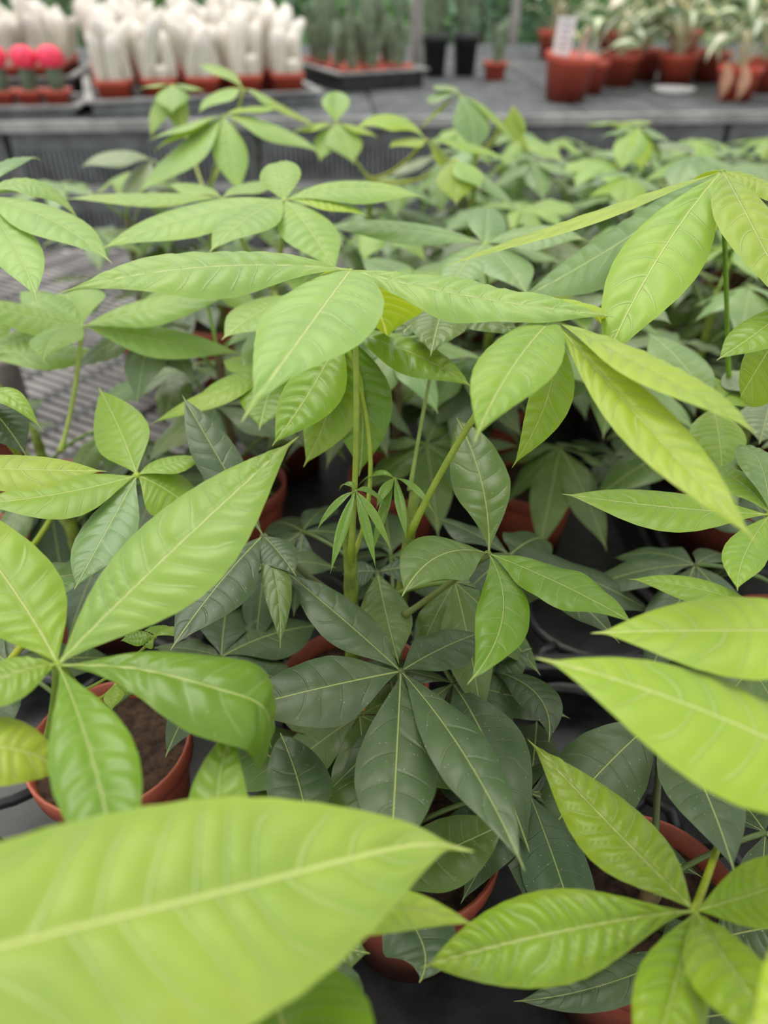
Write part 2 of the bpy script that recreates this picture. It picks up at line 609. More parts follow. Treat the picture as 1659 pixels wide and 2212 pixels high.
class Plant:
    def __init__(self, key, pot_px, label, rim_h=0.40, stem_top=0.26, lean=(0.0, 0.0), pot=True, stem_r=0.0052,
                 stemcol='green', category='potted plant', base=None, share=None):
        self.base = np.array(base, float) if base is not None else Pz(pot_px[0], pot_px[1], rim_h)
        self.base[2] = BENCH_Z
        self.label = label or ''
        if share:               # a second seedling growing in the same pot
            self.root = share.root
            off = np.array([*(self.base - share.base)[:2], 0.0])
            off *= min(1.0, 0.034 / (np.linalg.norm(off) + 1e-9))
            b1 = self.base.copy()
            self.base = share.base
            foot = share.base + off
            pot = False
        else:
            self.root = empty('potted_money_tree', self.base, label, category)
            foot = b1 = self.base
        self.rim_z = CAMZ - rim_h
        ph = self.rim_z - BENCH_Z
        if pot:
            build_pot(self.root, ph, 0.050, M_POT)
        self.stem_r = stem_r
        top = b1 + np.array([lean[0], lean[1], CAMZ - stem_top - BENCH_Z])
        b0 = foot + np.array([0, 0, ph - 0.02])
        self.stem = catmull([b0, 0.5 * (b0 + top) + np.array([0.3 * lean[0] * -1, 0, 0]) * 0.5, top], 16)
        mb = MB()
        rad = np.linspace(stem_r * 1.25, stem_r * 0.75, 16)
        rad = rad * (1 + 0.08 * np.sin(np.arange(16) * 2.1))
        mb.tube(self.stem - self.base, rad, 9)
        sc = srgb(116, 134, 48) if stemcol == 'green' else srgb(110, 96, 62)
        mb.build('stem', M_TRUNK, self.root, color=sc)
        self.rr = random.Random(sum(ord(ch) * (i + 3) for i, ch in enumerate(key)))
        self.n = 0
        PLANTS[key] = self

    def stem_at(self, z):
        zs = self.stem[:, 2]
        return np.array([np.interp(z, zs, self.stem[:, k]) for k in range(3)])

    def leaf(self, hub, leaflets, col='young', attach=None, pet_r=0.0019, petcol=None, via=None, **base_kw):
        """hub=(x,y,depth); leaflets list of dict(tip=(x,y), L=cm signed | d=depth, W=cm, mid=(x,y), ...)"""
        H = P(*hub) if len(hub) == 3 else np.array(hub)
        if attach is None:
            z = min(self.stem[-1][2], H[2] - 0.05)
            A = self.stem_at(z)
        else:
            A = P(*attach) if not isinstance(attach, float) else self.stem_at(attach)
        hh = H - A
        if via is None:
            mid = A + 0.45 * hh + np.array([0, 0, -0.04 * np.linalg.norm(hh)]) + np.array([hh[0], hh[1], 0]) * 0.04
        else:
            mid = P(*via)
        pc = catmull([A, mid, H], 14)
        mb = MB()
        rad = np.full(14, pet_r)
        rad[0] *= 1.5
        rad[1] *= 1.2
        rad[-1] *= 1.25
        mb.tube(pc - self.base, rad, 8)
        mb.lathe([(0.0, pet_r * .6), (pet_r * .8, pet_r * .4), (pet_r * 1.15, -pet_r * .3), (pet_r * 1.0, -pet_r), (0, -pet_r * 1.4)],
                 H - self.base, 8)
        cc = COLS[col] if isinstance(col, str) else col
        sc = petcol or (cc[0] * 1.0 + 0.02, cc[1] * 0.78 + 0.02, cc[2] * 0.6, 1)
        st = mb.build('leaf_stalk', M_STALK, self.root, color=sc)
        for lf in leaflets:
            kw = dict(base_kw)
            kw.update(lf)
            self.n += 1
            tip = kw.pop('tip')
            L = kw.pop('L', None)
            d = kw.pop('d', None)
            W = kw.pop('W') * 0.01
            Wp = kw.pop('Wp', None)
            mid_px = kw.pop('mid', None)
            arch = kw.pop('arch', 0.06)
            lc = kw.pop('col', None)
            extra = kw.pop('pts', None)
            young = (COLS[lc] if isinstance(lc, str) else lc) if lc else cc
            if len(tip) == 3 and d is None and L is None and tip[2] > 0 and tip[2] < 3:
                Tp = P(*tip)
            elif d is not None:
                Tp = P(tip[0], tip[1], d)
            else:
                r = ray(tip[0], tip[1])
                k0 = float(np.dot(H - CAM, r) / np.dot(r, r))
                q = CAM + r * k0
                dm = np.linalg.norm(q - H)
                LL = abs(L or 0) * 0.01
                ex = math.sqrt(max(0.0, LL * LL - dm * dm)) / np.linalg.norm(r)
                k = k0 + (ex if (L or 0) > 0 else -ex)
                Tp = CAM + r * k
            length = np.linalg.norm(Tp - H)
            if extra:
                pts = [H] + [P(*e) for e in extra] + [Tp]
            else:
                Md = 0.5 * (H + Tp) + ZUP * arch * length
                if mid_px is not None:
                    Md = P(mid_px[0], mid_px[1], depth(Md))
                pts = [H, Md, Tp]
            sd_ = self.rr.randint(0, 99999)
            if Wp:      # choose the real blade width that shows the wanted width from the photo's viewpoint
                for _ in range(4):
                    ap = leaflet_mesh('', pts, W, self.base, seed=sd_, probe=True, **kw)
                    W = min(max(W * (Wp / ap), 0.10 * length), 0.50 * length)
            if VERBOSE:
                print('LEAF %-22s hub %s len %.1fcm  drop %.1fcm h %.2f W %.1f' % (self.label[:22], tuple(hub[:2]), length * 100, (H[2] - Tp[2]) * 100, CAMZ - H[2], W * 100))
            me = leaflet_mesh('leaflet', pts, W, self.base, seed=sd_, **kw)
            new_obj('leaflet', me, None, st, jitter(young, self.rr, 0.06))
        return st

    def low_leaf(self, az, z, reach, n=5, L=0.085, W=0.036, col='dark', droop=0.35, res=(28, 4), pet_r=0.0016, tilt=0.0, attach_z=None, **kw):
        """a compound leaf given in world terms: azimuth of the stalk, hub height below camera, reach"""
        rr = self.rr
        A = self.stem_at(attach_z if attach_z else CAMZ - z - 0.03)
        H = np.array([A[0] + math.cos(az) * reach, A[1] + math.sin(az) * reach, CAMZ - z])
        mid = 0.5 * (A + H) + np.array([0, 0, 0.12 * reach])
        mb = MB()
        mb.tube(catmull([A, mid, H], 8) - self.base, np.full(8, pet_r), 6)
        cc = COLS[col]
        st = mb.build('leaf_stalk', M_STALK, self.root, color=(cc[0] + 0.03, cc[1] + 0.04, cc[2] * 0.7, 1))
        for k in range(n):
            a = az + (k - (n - 1) / 2) * (2 * math.pi / (n + 0.8)) + rr.uniform(-0.18, 0.18)
            LL = L * (1.0 - 0.28 * abs((k - (n - 1) / 2) / max(1, (n - 1) / 2))) * rr.uniform(0.85, 1.15)
            dr = droop + rr.uniform(-0.2, 0.2) + tilt * math.cos(a - az)
            Tp = H + np.array([math.cos(a) * math.cos(dr), math.sin(a) * math.cos(dr), -math.sin(dr)]) * LL
            Md = 0.5 * (H + Tp) + ZUP * LL * rr.uniform(0.03, 0.1)
            me = leaflet_mesh('leaflet', [H, Md, Tp], W * LL / L * rr.uniform(0.85, 1.15), self.base, face=rr.uniform(-12, 12),
                              facecam=False, nu=res[0], nv=res[1], seed=rr.randint(0, 99999), amp=0.0007, nveins=9,
                              wave=0.0015, **kw)
            new_obj('leaflet', me, None, st, jitter(cc, rr, 0.12))
        return st


VERBOSE = False
BENCH_Z = 0.70
POT_MESH = {}


def build_pot(parent, h, r, mat, soil=True):
    key = (round(h, 3), round(r, 3), mat.name)
    if key not in POT_MESH:
        mb = MB()
        rb = r * 0.72
        prof = [(0.0, 0.002), (rb, 0.002), (rb + 0.001, 0.0), (r * 0.93, h - 0.018), (r * 0.93, h - 0.0178), (r * 1.0, h - 0.017),
                (r * 1.02, h - 0.001), (r * 1.0, h), (r * 0.97, h - 0.001), (r * 0.93, h - 0.016), (r * 0.90, h - 0.030), (0, h - 0.031)]
        mb.lathe(prof, n=36)
        so = MB()
        rs = random.Random(3)
        n = 20
        vv = [(0, 0, h - 0.014)]
        ff = []
        for j in range(1, 6):
            for k in range(n):
                a = 2 * math.pi * k / n
                q = r * 0.955 * j / 5
                vv.append((q * math.cos(a), q * math.sin(a), h - 0.014 + rs.uniform(-0.0025, 0.0025) * (j < 5)))
        for k in range(n):
            ff.append((0, 1 + k, 1 + (k + 1) % n))
        for j in range(4):
            for k in range(n):
                k2 = (k + 1) % n
                ff.append((1 + j * n + k, 1 + (j + 1) * n + k, 1 + (j + 1) * n + k2, 1 + j * n + k2))
        so.add(vv, ff)
        POT_MESH[key] = (mb.mesh('pot'), so.mesh('soil'))
        POT_MESH[key][0].materials.append(mat)
        POT_MESH[key][1].materials.append(M_SOIL)
    a, b = POT_MESH[key]
    p = new_obj('pot', a, None, parent)
    if soil:
        new_obj('soil', b, None, parent)
    return p

# ================================================================== THE SETTING
def plane(name, x0, x1, y0, y1, z, mat):
    mb = MB()
    nx, ny = 8, 8
    for i in range(nx + 1):
        for j in range(ny + 1):
            mb.v.append((x0 + (x1 - x0) * i / nx, y0 + (y1 - y0) * j / ny, z))
    for i in range(nx):
        for j in range(ny):
            k = i * (ny + 1) + j
            mb.f.append((k, k + ny + 1, k + ny + 2, k + 1))
    o = mb.build(name, mat, smooth=False)
    o['kind'] = 'structure'
    return o


plane('floor', -7, 7, -3, 12, 0.0, M_FLOOR)

# ---- the near bench: welded mesh top on galvanised rails
BX0, BX1, BY0, BY1 = -1.15, 1.25, -0.30, 1.62
bench = empty('mesh_bench', ((BX0 + BX1) / 2, (BY0 + BY1) / 2, 0.0),
              'grey wire mesh bench carrying the money trees', 'bench')
BO = np.array([(BX0 + BX1) / 2, (BY0 + BY1) / 2, 0.0])


def clip_line(px, py, dx, dy):
    lo, hi = -1e9, 1e9
    for p, d, a, b in ((px, dx, BX0, BX1), (py, dy, BY0, BY1)):
        if abs(d) < 1e-9:
            if p < a or p > b:
                return None
            continue
        t0, t1 = sorted(((a - p) / d, (b - p) / d))
        lo, hi = max(lo, t0), min(hi, t1)
    return (lo, hi) if hi - lo > 0.02 else None


def bench_lines(ang, pitch, z, wdt, hgt):
    dx, dy = math.cos(ang), math.sin(ang)
    nx, ny = -dy, dx
    out = []
    for k in range(-400, 401):
        px, py = BO[0] + nx * pitch * k, BO[1] + ny * pitch * k
        c = clip_line(px, py, dx, dy)
        if c:
            a = np.array([px + dx * c[0], py + dy * c[0], z])
            b = np.array([px + dx * c[1], py + dy * c[1], z])
            out.append((a, b))
    return out


def flat_bar(mb, a, b, wdt, hgt):
    d = b - a
    L = float(np.linalg.norm(d[:2]))
    c = (a + b) / 2 - BO
    mb.box(c, (L, wdt, hgt), math.atan2(d[1], d[0]))


mb = MB()
for a, b in bench_lines(math.radians(-30), 0.0165, BENCH_Z - 0.002, 0.0045, 0.0035):
    flat_bar(mb, a, b, 0.010, 0.0035)
wm = mb.build('wire_mesh', M_WIRE, bench, smooth=False)
wm['kind'] = 'stuff'
for a, b in bench_lines(math.radians(60), 0.075, BENCH_Z - 0.003, 0.012, 0.007):
    q = MB()
    flat_bar(q, a, b, 0.014, 0.006)
    q.build('cross_bar', M_BLACK, bench, smooth=False)
for (cx, cy, lx, ly) in ((BO[0], BY0, BX1 - BX0, 0.03), (BO[0], BY1, BX1 - BX0, 0.03), (BX0, BO[1], 0.03, BY1 - BY0), (BX1, BO[1], 0.03, BY1 - BY0)):
    q = MB()
    q.box((cx - BO[0], cy - BO[1], BENCH_Z - 0.03), (lx + 0.03, ly, 0.05) if lx > ly else (lx, ly - 0.03, 0.05))
    q.build('frame_rail', M_RAIL, bench, smooth=False)
for cx in (BX0 + 0.05, BX1 - 0.05):
    for cy in (BY0 + 0.06, BY1 - 0.06):
        q = MB()
        q.box((cx - BO[0], cy - BO[1], (BENCH_Z - 0.055) / 2), (0.04, 0.04, BENCH_Z - 0.055))
        q.build('leg', M_RAIL, bench, smooth=False)

# ---- black carrier trays under the pots
def carrier_tray(cx, cy, rz, nx, ny, cell, label):
    root = empty('carrier_tray', (cx, cy, BENCH_Z), label, 'tray', 'black carrier trays on the near bench')
    root.rotation_euler = (0, 0, rz)
    w, d = nx * cell, ny * cell
    b = MB()
    b.box((0, 0, 0.0008), (w, d, 0.0014))
    b.build('base', M_BLACK, root, smooth=False)
    r = MB()
    for sx_, sy_, lx, ly in ((0, -d / 2, w, 0.006), (0, d / 2, w, 0.006), (-w / 2, 0, 0.006, d), (w / 2, 0, 0.006, d)):
        r.box((sx_, sy_, 0.022), (lx + 0.006, ly, 0.044) if lx > ly else (lx, ly - 0.006, 0.044))
    r.build('rim', M_BLACK, root, smooth=False)
    first = None
    for i in range(nx):
        for j in range(ny):
            if first is None:
                c = MB()
                R = cell * 0.40
                c.lathe([(R, 0.030), (R + 0.004, 0.036), (R + 0.008, 0.030), (R + 0.006, 0.026), (R, 0.030)], n=28)
                for k in range(4):
                    a = math.pi / 4 + k * math.pi / 2
                    u = np.array([math.cos(a), math.sin(a), 0])
                    c.tube([u * (R + 0.004) + ZUP * 0.031, u * cell * 0.56 + ZUP * 0.036, u * cell * 0.68 + ZUP * 0.012], [0.004, 0.0045, 0.005], 6)
                first = c.mesh('cell_ring')
                first.materials.append(M_BLACK)
            lx_, ly_ = -w / 2 + cell * (i + 0.5), -d / 2 + cell * (j + 0.5)
            if any(math.hypot(cx + lx_ - q_[0], cy + ly_ - q_[1]) < 0.088 for q_ in POT_SPOTS):
                continue
            o = new_obj('cell_ring', first, None, root)
            o.location = (lx_, ly_, 0)
    return root


# ---- the far bench: black ribbed plastic bench, seen across the aisle
H2 = 0.35
Z2 = CAMZ - H2
e0 = Pz(0, 262, H2)
e1 = Pz(1659, 240, H2)
ux = nrm((e1 - e0) * np.array([1, 1, 0]))
uy = np.array([-ux[1], ux[0], 0])
E0 = e0
A2 = math.atan2(ux[1], ux[0])


def B2(x, y, z=0.0):
    """point on the far bench: x along its front edge from the photo's left border, y back from the edge, z above its top"""
    p = E0 + ux * x + uy * y
    return np.array([p[0], p[1], Z2 + z])


def b2_of_px(x, y, h=H2):
    p = Pz(x, y, h) - E0
    return float(np.dot(p, ux)), float(np.dot(p, uy))


LB = float(np.linalg.norm((e1 - e0)[:2]))


def far_bench(x0, x1, y0, y1, label, ribs=True):
    o = B2((x0 + x1) / 2, (y0 + y1) / 2, -Z2)
    root = empty('plastic_bench', o, label, 'bench')
    root.rotation_euler = (0, 0, A2)
    w, d = x1 - x0, y1 - y0
    # slatted top panels
    n = max(1, int(round(w / 0.60)))
    for i in range(n):
        m_ = max(1, int(round(d / 0.45)))
        for j in range(m_):
            pw, pd = w / n, d / m_
            cx, cy = -w / 2 + pw * (i + 0.5), -d / 2 + pd * (j + 0.5)
            q = MB()
            q.box((cx, cy, Z2 - 0.016), (pw - 0.006, pd - 0.006, 0.018))
            k = int(pd / 0.03)
            for s_ in range(k):
                q.box((cx, cy - pd / 2 + (s_ + 0.5) * pd / k, Z2 - 0.0035), (pw - 0.012, pd / k * 0.55, 0.007))
            q.build('top_panel', M_DUSTY, root, smooth=False)
    if ribs:
        q = MB()
        q.box((0, -d / 2 - 0.012, Z2 - 0.012), (w, 0.022, 0.024))
        q.build('front_lip', M_DUSTL, root, smooth=False)
        for (zt, zb) in ((-0.026, -0.155), (-0.185, -0.34)):
            n = max(1, int(round(w / 0.62)))
            for i in range(n):
                pw = w / n
                cx = -w / 2 + pw * (i + 0.5)
                q = MB()
                q.box((cx, -d / 2 + 0.006, Z2 + (zt + zb) / 2), (pw - 0.02, 0.008, zt - zb))
                k = 44
                for s_ in range(k):
                    q.box((cx - pw / 2 + 0.02 + (pw - 0.04) * (s_ + 0.5) / k, -d / 2 - 0.003, Z2 + (zt + zb) / 2 - 0.018), ((pw - 0.04) / k * 0.5, 0.010, (zt - zb) - 0.05))
                q.build('ribbed_panel', M_DUSTY, root, smooth=False)
        q = MB()
        q.box((0, -d / 2 - 0.004, Z2 - 0.17), (w, 0.022, 0.024))
        q.build('lower_rail', M_DUSTL, root, smooth=False)
    for sx_ in (-1, -0.33, 0.33, 1):
        for sy_ in (-1, 1):
            q = MB()
            q.box((sx_ * (w / 2 - 0.08), sy_ * (d / 2 - 0.07), (Z2 - 0.03) / 2), (0.05, 0.05, Z2 - 0.03))
            q.build('leg', M_DUSTY, root, smooth=False)
    return root


far_bench(-1.3, LB + 1.2, 0.0, 1.02, 'black ribbed plastic bench across the aisle, holding the cacti and red pots')
far_bench(-1.3, LB + 1.6, 1.12, 1.98, 'grey slatted rear bench far behind the leaning red pot', ribs=True)

# ================================================================== MONEY TREES IN THE FOREGROUND
def T(x, y, L=None, W=4.5, **k):
    d = dict(tip=(x, y), W=W)
    if L is not None:
        d['L'] = L
    d.update(k)
    return d


# --- tall plant in the middle: wide umbrella leaf on top, curled baby leaf on the stem
p = Plant('A', (765, 1470), 'two-stemmed money tree in the middle, wide pale umbrella leaf over two hanging baby leaves', stem_top=0.262, lean=(0.0, 0.0), stem_r=0.0048)
p.leaf((757, 584, 0.39), [
    T(125, 634, 0, 5.0, mid=(445, 577), face=14, curl=.35, amp=.0013, nveins=12, wave=.001, tail=.05, Wp=106),
    T(520, 914, -14.0, 6.6, mid=(668, 705), face=0, peak=.76, qb=.95, tail=.075, nveins=11, amp=.0016, wave=.0015, Wp=215),
    T(1342, 687, 0, 4.9, mid=(1015, 640), face=14, curl=.35, amp=.0016, nveins=12, wave=.0015, Wp=100),
    T(838, 738, 9.0, 6.5, arch=.12, face=0, col='lime'),
], col='pale', attach=(757, 1215, .436), via=(770, 880, .405), pet_r=.0016, petcol=srgb(134, 152, 46))
p.leaf((768, 1060, 0.415), [
    T(682, 1149, 0, .95, arch=.12, nu=36, nv=4, Wp=16), T(713, 1241, -5.2, 1.35, arch=.05, nu=36, nv=4, Wp=25),
    T(813, 1231, -5.0, 1.25, arch=.05, nu=36, nv=4, Wp=22), T(849, 1198, -4.2, 1.1, arch=.1, nu=36, nv=4, Wp=19),
    T(843, 1104, 2.8, .75, arch=.16, nu=36, nv=4, Wp=13), T(732, 1061, 1.6, .6, arch=.3, nu=36, nv=4, Wp=12)],
    col=srgb(104, 142, 48, .5), attach=(757, 1205, .436), via=(760, 1120, .43), pet_r=.0009, amp=.0004, nveins=9, fold=.45, curl=.3)
p.leaf((740, 716, 0.47), [
    T(1023, 840, -8.4, 3.6, mid=(895, 765), col='green', face=6, amp=.0014, Wp=80),
    T(587, 965, -8.6, 5.2, mid=(670, 845), col='fresh', amp=.0014, Wp=120),
    T(655, 1010, 6, 4.0, mid=(715, 870), col='fresh', face=0),
    T(775, 1030, 6, 4.0, mid=(780, 870), col='glossy')],
    col='green', attach=(757, 1215, .436), via=(800, 985, .455), pet_r=.0014)
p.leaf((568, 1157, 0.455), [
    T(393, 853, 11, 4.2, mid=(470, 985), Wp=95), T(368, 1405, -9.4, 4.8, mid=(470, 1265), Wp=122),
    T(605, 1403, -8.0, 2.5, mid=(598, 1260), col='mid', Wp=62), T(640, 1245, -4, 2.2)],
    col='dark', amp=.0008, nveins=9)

# --- its neighbour with the slanting stalk: bright umbrella leaf to the right and a darker four-bladed leaf
p = Plant('B', (880, 1400), None, share=PLANTS['A'], stem_top=0.272, lean=(0.003, 0.012), stem_r=0.0046)
p.leaf((1193, 690, 0.365), [
    T(1024, 958, -10.8, 5.4, mid=(1103, 800), face=0, col='fresh', peak=.78, qb=.95, tail=.05, amp=.0012, Wp=155),
    T(1641, 1178, -15.8, 4.7, mid=(1402, 925), face=12, curl=.15, amp=.0012, nveins=13, Wp=118),
    T(1638, 938, -12.2, 3.9, mid=(1420, 815), face=-8, fold=.35, amp=.0014, Wp=72),
    T(1303, 708, 6.5, 2.6, arch=.15, col='lime'),
    T(1105, 1012, 8.0, 4.6, mid=(1185, 850), col='fresh', Wp=95)],
    col='young', attach=(882, 1160, .425), via=(1022, 905, .398), pet_r=.0018, petcol=srgb(130, 148, 42))
p.leaf((852, 1033, 0.445), [
    T(772, 1052, 3, .7, arch=.2, nu=36, nv=4, Wp=12), T(812, 1100, -2.6, .9, arch=.1, nu=36, nv=4, Wp=22), T(803, 1200, -5, 1.2, nu=36, nv=4, Wp=22),
    T(878, 1168, -4.5, 1.2, nu=36, nv=4, Wp=22), T(941, 1114, -4.0, .9, arch=.14, nu=36, nv=4, Wp=14)],
    col=srgb(104, 142, 48, .5), attach=(882, 1160, .425), via=(873, 1090, .437), pet_r=.0009, amp=.0004, nveins=9, fold=.45, curl=.3)
p.leaf((1056, 1196, 0.425), [
    T(985, 900, 9.4, 4.5, mid=(1040, 1040), face=10, qt=.75, peak=1.15, col='mid', Wp=125),
    T(868, 1290, -7.4, 4.8, mid=(950, 1200), face=6, Wp=125),
    T(1008, 1480, -9.8, 4.1, mid=(1086, 1330), col='glossy', arch=.14, Wp=118),
    T(1375, 1350, -9.8, 3.7, mid=(1212, 1262), col='glossy', face=5, Wp=92)],
    col='mid', attach=(872, 1330, .455), via=(950, 1275, .45), pet_r=.0019, amp=.001, nveins=8, wave=.0015)
p.leaf((962, 655, 0.50), [T(1130, 735, -6, 3.6), T(850, 740, -5, 3.6), T(930, 770, -7, 3.5), T(1090, 640, 6, 4)],
       col='mid', attach=(885, 1060, .47), via=(922, 850, .49), pet_r=.0012, petcol=srgb(130, 150, 70))

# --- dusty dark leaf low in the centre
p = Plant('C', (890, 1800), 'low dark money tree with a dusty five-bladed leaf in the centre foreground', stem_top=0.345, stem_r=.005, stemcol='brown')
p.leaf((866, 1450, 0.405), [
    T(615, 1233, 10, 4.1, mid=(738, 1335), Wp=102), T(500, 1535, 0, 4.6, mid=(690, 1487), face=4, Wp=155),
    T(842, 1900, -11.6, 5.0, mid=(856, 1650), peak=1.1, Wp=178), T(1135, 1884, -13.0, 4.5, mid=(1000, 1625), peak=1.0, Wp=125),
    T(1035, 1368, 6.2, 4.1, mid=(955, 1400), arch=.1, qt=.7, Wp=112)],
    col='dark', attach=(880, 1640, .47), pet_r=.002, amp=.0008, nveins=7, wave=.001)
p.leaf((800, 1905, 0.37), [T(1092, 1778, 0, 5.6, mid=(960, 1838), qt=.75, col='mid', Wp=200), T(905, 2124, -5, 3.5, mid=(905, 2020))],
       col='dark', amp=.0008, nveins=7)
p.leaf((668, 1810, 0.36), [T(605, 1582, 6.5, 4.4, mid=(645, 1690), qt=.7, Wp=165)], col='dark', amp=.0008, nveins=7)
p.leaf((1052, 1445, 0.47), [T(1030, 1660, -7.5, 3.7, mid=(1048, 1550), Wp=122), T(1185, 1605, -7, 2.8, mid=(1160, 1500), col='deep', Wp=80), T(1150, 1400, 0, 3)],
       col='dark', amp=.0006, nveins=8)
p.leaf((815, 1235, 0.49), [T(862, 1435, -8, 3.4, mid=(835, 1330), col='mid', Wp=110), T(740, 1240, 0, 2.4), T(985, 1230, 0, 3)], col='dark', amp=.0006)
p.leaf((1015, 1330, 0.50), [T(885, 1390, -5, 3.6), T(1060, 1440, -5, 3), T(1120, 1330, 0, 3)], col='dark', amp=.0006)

r_ = MB()
r_.tube(catmull([P(782, 1512, .452), P(785, 1535, .45), P(788, 1562, .455)], 10) - p.base, [.0008, .0012, .0015, .0012, .0015, .0013, .0015, .0012, .0012, .0007], 7)
r_.build('orange_root', M_ROOT, p.root)

# --- left plant with the big five-bladed leaf and a curled blade
p = Plant('D', (235, 1600), 'money tree at the left with a big green five-bladed leaf, one blade curling over', stem_top=0.30, lean=(-.02, -.005), stem_r=.0045)
p.leaf((125, 1436, 0.31), [
    T(-160, 1030, 12.5, 6.6, mid=(12, 1250), face=0, col='fresh', Wp=215),
    T(647, 941, 14.4, 5.0, mid=(392, 1172), face=4, amp=.0019, nveins=14, peak=.95, col=srgb(142, 178, 84, .9), Wp=200),
    dict(tip=(548, 1660, .338), W=4.7, Wp=185, pts=[(300, 1446, .303), (470, 1488, .300), (565, 1525, .306), (582, 1590, .320)], fold=.1, peak=1.2, qt=.45, wave=.001, col='glossy'),
    T(268, 1960, -11.5, 5.2, mid=(200, 1640), col='glossy', fold=.3, peak=1.15, Wp=200),
    T(-175, 1570, 0, 4.6, mid=(0, 1468), col='green', Wp=140)],
    col='green', attach=(70, 1640, .40), pet_r=.0018, amp=.0013, nveins=10, petcol=srgb(122, 148, 46))
p.leaf((-270, 1640, 0.275), [T(138, 1668, -6, 4.6, mid=(-20, 1612), arch=.12, qt=.7, Wp=170), T(-160, 1900, -6, 4)], col='young', amp=.0009)
p.leaf((250, 1480, .40), [T(242, 1535, -2, 1.0, nu=20, nv=3), T(285, 1500, 0, .8, nu=20, nv=3)], col='fresh', pet_r=.0009)
p.leaf((335, 1375, .42), [T(372, 1356, 2.0, 2.2, nu=30, nv=4), T(300, 1392, 0, 1.4, nu=30, nv=4), T(260, 1385, 0, 1.2, nu=30, nv=4)], col='green', pet_r=.0009)

# --- nearest plant: one huge blade across the lower left corner
p = Plant('E', (150, 2560), 'nearest money tree, its huge pale blade crossing the lower left corner', stem_top=0.26, stem_r=.005)
p.leaf((-640, 2240, 0.158), [
    T(1027, 1839, None, 6.6, d=.262, Wp=560, pts=[(-250, 2120, .172), (0, 2046, .184), (500, 1922, .215), (880, 1829, .25)], face=4, amp=.0015, nveins=15, peak=.92, qb=1.0, qt=.9, tail=.05, wave=.001, nu=110, nv=12)],
    col=srgb(152, 182, 80, 1.0), amp=.0018, pet_r=.002)
p.leaf((545, 2030, 0.262), [
    T(1038, 2004, 8, 3.3, mid=(800, 1962), face=8, col='young', Wp=110), T(640, 2520, -8, 5.2, mid=(615, 2230), col='glossy'),
    T(514, 1546, 8.0, 3.5, mid=(470, 1770), col='fresh', Wp=145)],
    col='fresh', amp=.001)
p.leaf((610, 2040, .33), [T(760, 2330, -7, 4.0), T(800, 2060, 0, 3, col='mid')], col='dark', amp=.0006)

# --- right foreground plant: crinkled lime leaf at the lower right
p = Plant('F', (1400, 1945), 'money tree at the lower right with a crinkled lime green six-bladed leaf', stem_top=0.36, stem_r=.005, stemcol='brown')
p.leaf((1500, 1968, 0.295), [
    T(1138, 1595, 10.6, 4.2, mid=(1330, 1795), amp=.0024, nveins=13, Wp=150),
    T(906, 2092, 0, 4.5, mid=(1205, 2014), face=6, amp=.0028, nveins=14, peak=1.15, qt=.85, Wp=212),
    T(1385, 2390, -9, 4.6, mid=(1452, 2150), amp=.0018, Wp=175),
    T(1770, 2350, -9, 4.4, mid=(1600, 2120), amp=.0026, Wp=165),
    T(1830, 1850, 0, 4.4, mid=(1660, 1920), amp=.0014, Wp=160)],
    col=srgb(130, 162, 36, .8), attach=(1560, 1800, .37), via=(1537, 1868, .335), pet_r=.0016)
p.leaf((1432, 1543, 0.415), [T(1140, 1857, -10.5, 5.0, mid=(1285, 1680), Wp=200), T(1588, 1890, -10, 4.6, mid=(1515, 1690), Wp=150), T(1640, 1560, 0, 4)],
       col='dark', amp=.0006, nveins=9)
p.leaf((1540, 2030, 0.37), [T(1108, 2163, -9, 3.8, mid=(1310, 2125), Wp=110), T(1420, 2080, 0, 3), T(1700, 2000, 0, 4)], col='dark', amp=.0009, nveins=9)

# --- plant beyond the right border: two long bright blades reaching in
p = Plant('G', (2180, 1560), 'money tree at the right edge, two long bright blades reaching in', stem_top=0.29, stem_r=.005)
p.leaf((1945, 1372, 0.275), [T(1274, 1368, 0, 4.6, mid=(1600, 1362), face=2, Wp=180)], col=srgb(156, 188, 58, 1), amp=.0006)
p.leaf((2010, 1790, 0.245), [T(1153, 1420, 13.2, 5.3, mid=(1580, 1560), face=-4, fold=.05, Wp=235)], col=srgb(152, 186, 60, 1), amp=.0009, nveins=11)
p.leaf((1640, 1312, 0.365), [T(1356, 1251, 0, 2.8, mid=(1500, 1270), Wp=55)], col='fresh', amp=.0005)
p.leaf((1960, 2080, 0.20), [T(1610, 2225, 0, 3.5)], col='lime', amp=.0008)

# --- plant at the right edge, mid height
p = Plant('H', (1700, 1385), 'money tree on the right edge with a flat left-pointing blade under the drooping leaf', stem_top=0.31)
p.leaf((1664, 1112, 0.40), [
    T(1212, 1067, 0, 3.9, mid=(1430, 1094), face=0, Wp=86), T(1503, 1003, 6.5, 3.3, mid=(1590, 1035), Wp=70), T(1592, 963, 6.5, 2.2, arch=.18, col='sage'),
    T(1593, 1278, -6.4, 3.9, mid=(1610, 1195), Wp=98), T(1800, 1150, 0, 4)], col='fresh', amp=.0007)
p.leaf((1735, 640, 0.39), [T(1547, 779, -7, 4.4, mid=(1640, 715), col='green', Wp=85), T(1600, 860, 6, 5, mid=(1640, 790), col='fresh')], col='fresh', amp=.0006)
p.leaf((1665, 862, .52), [T(1570, 800, 5, 4), T(1560, 900, 0, 3.6), T(1640, 960, -4, 3.4)], col='grey', amp=.0004)

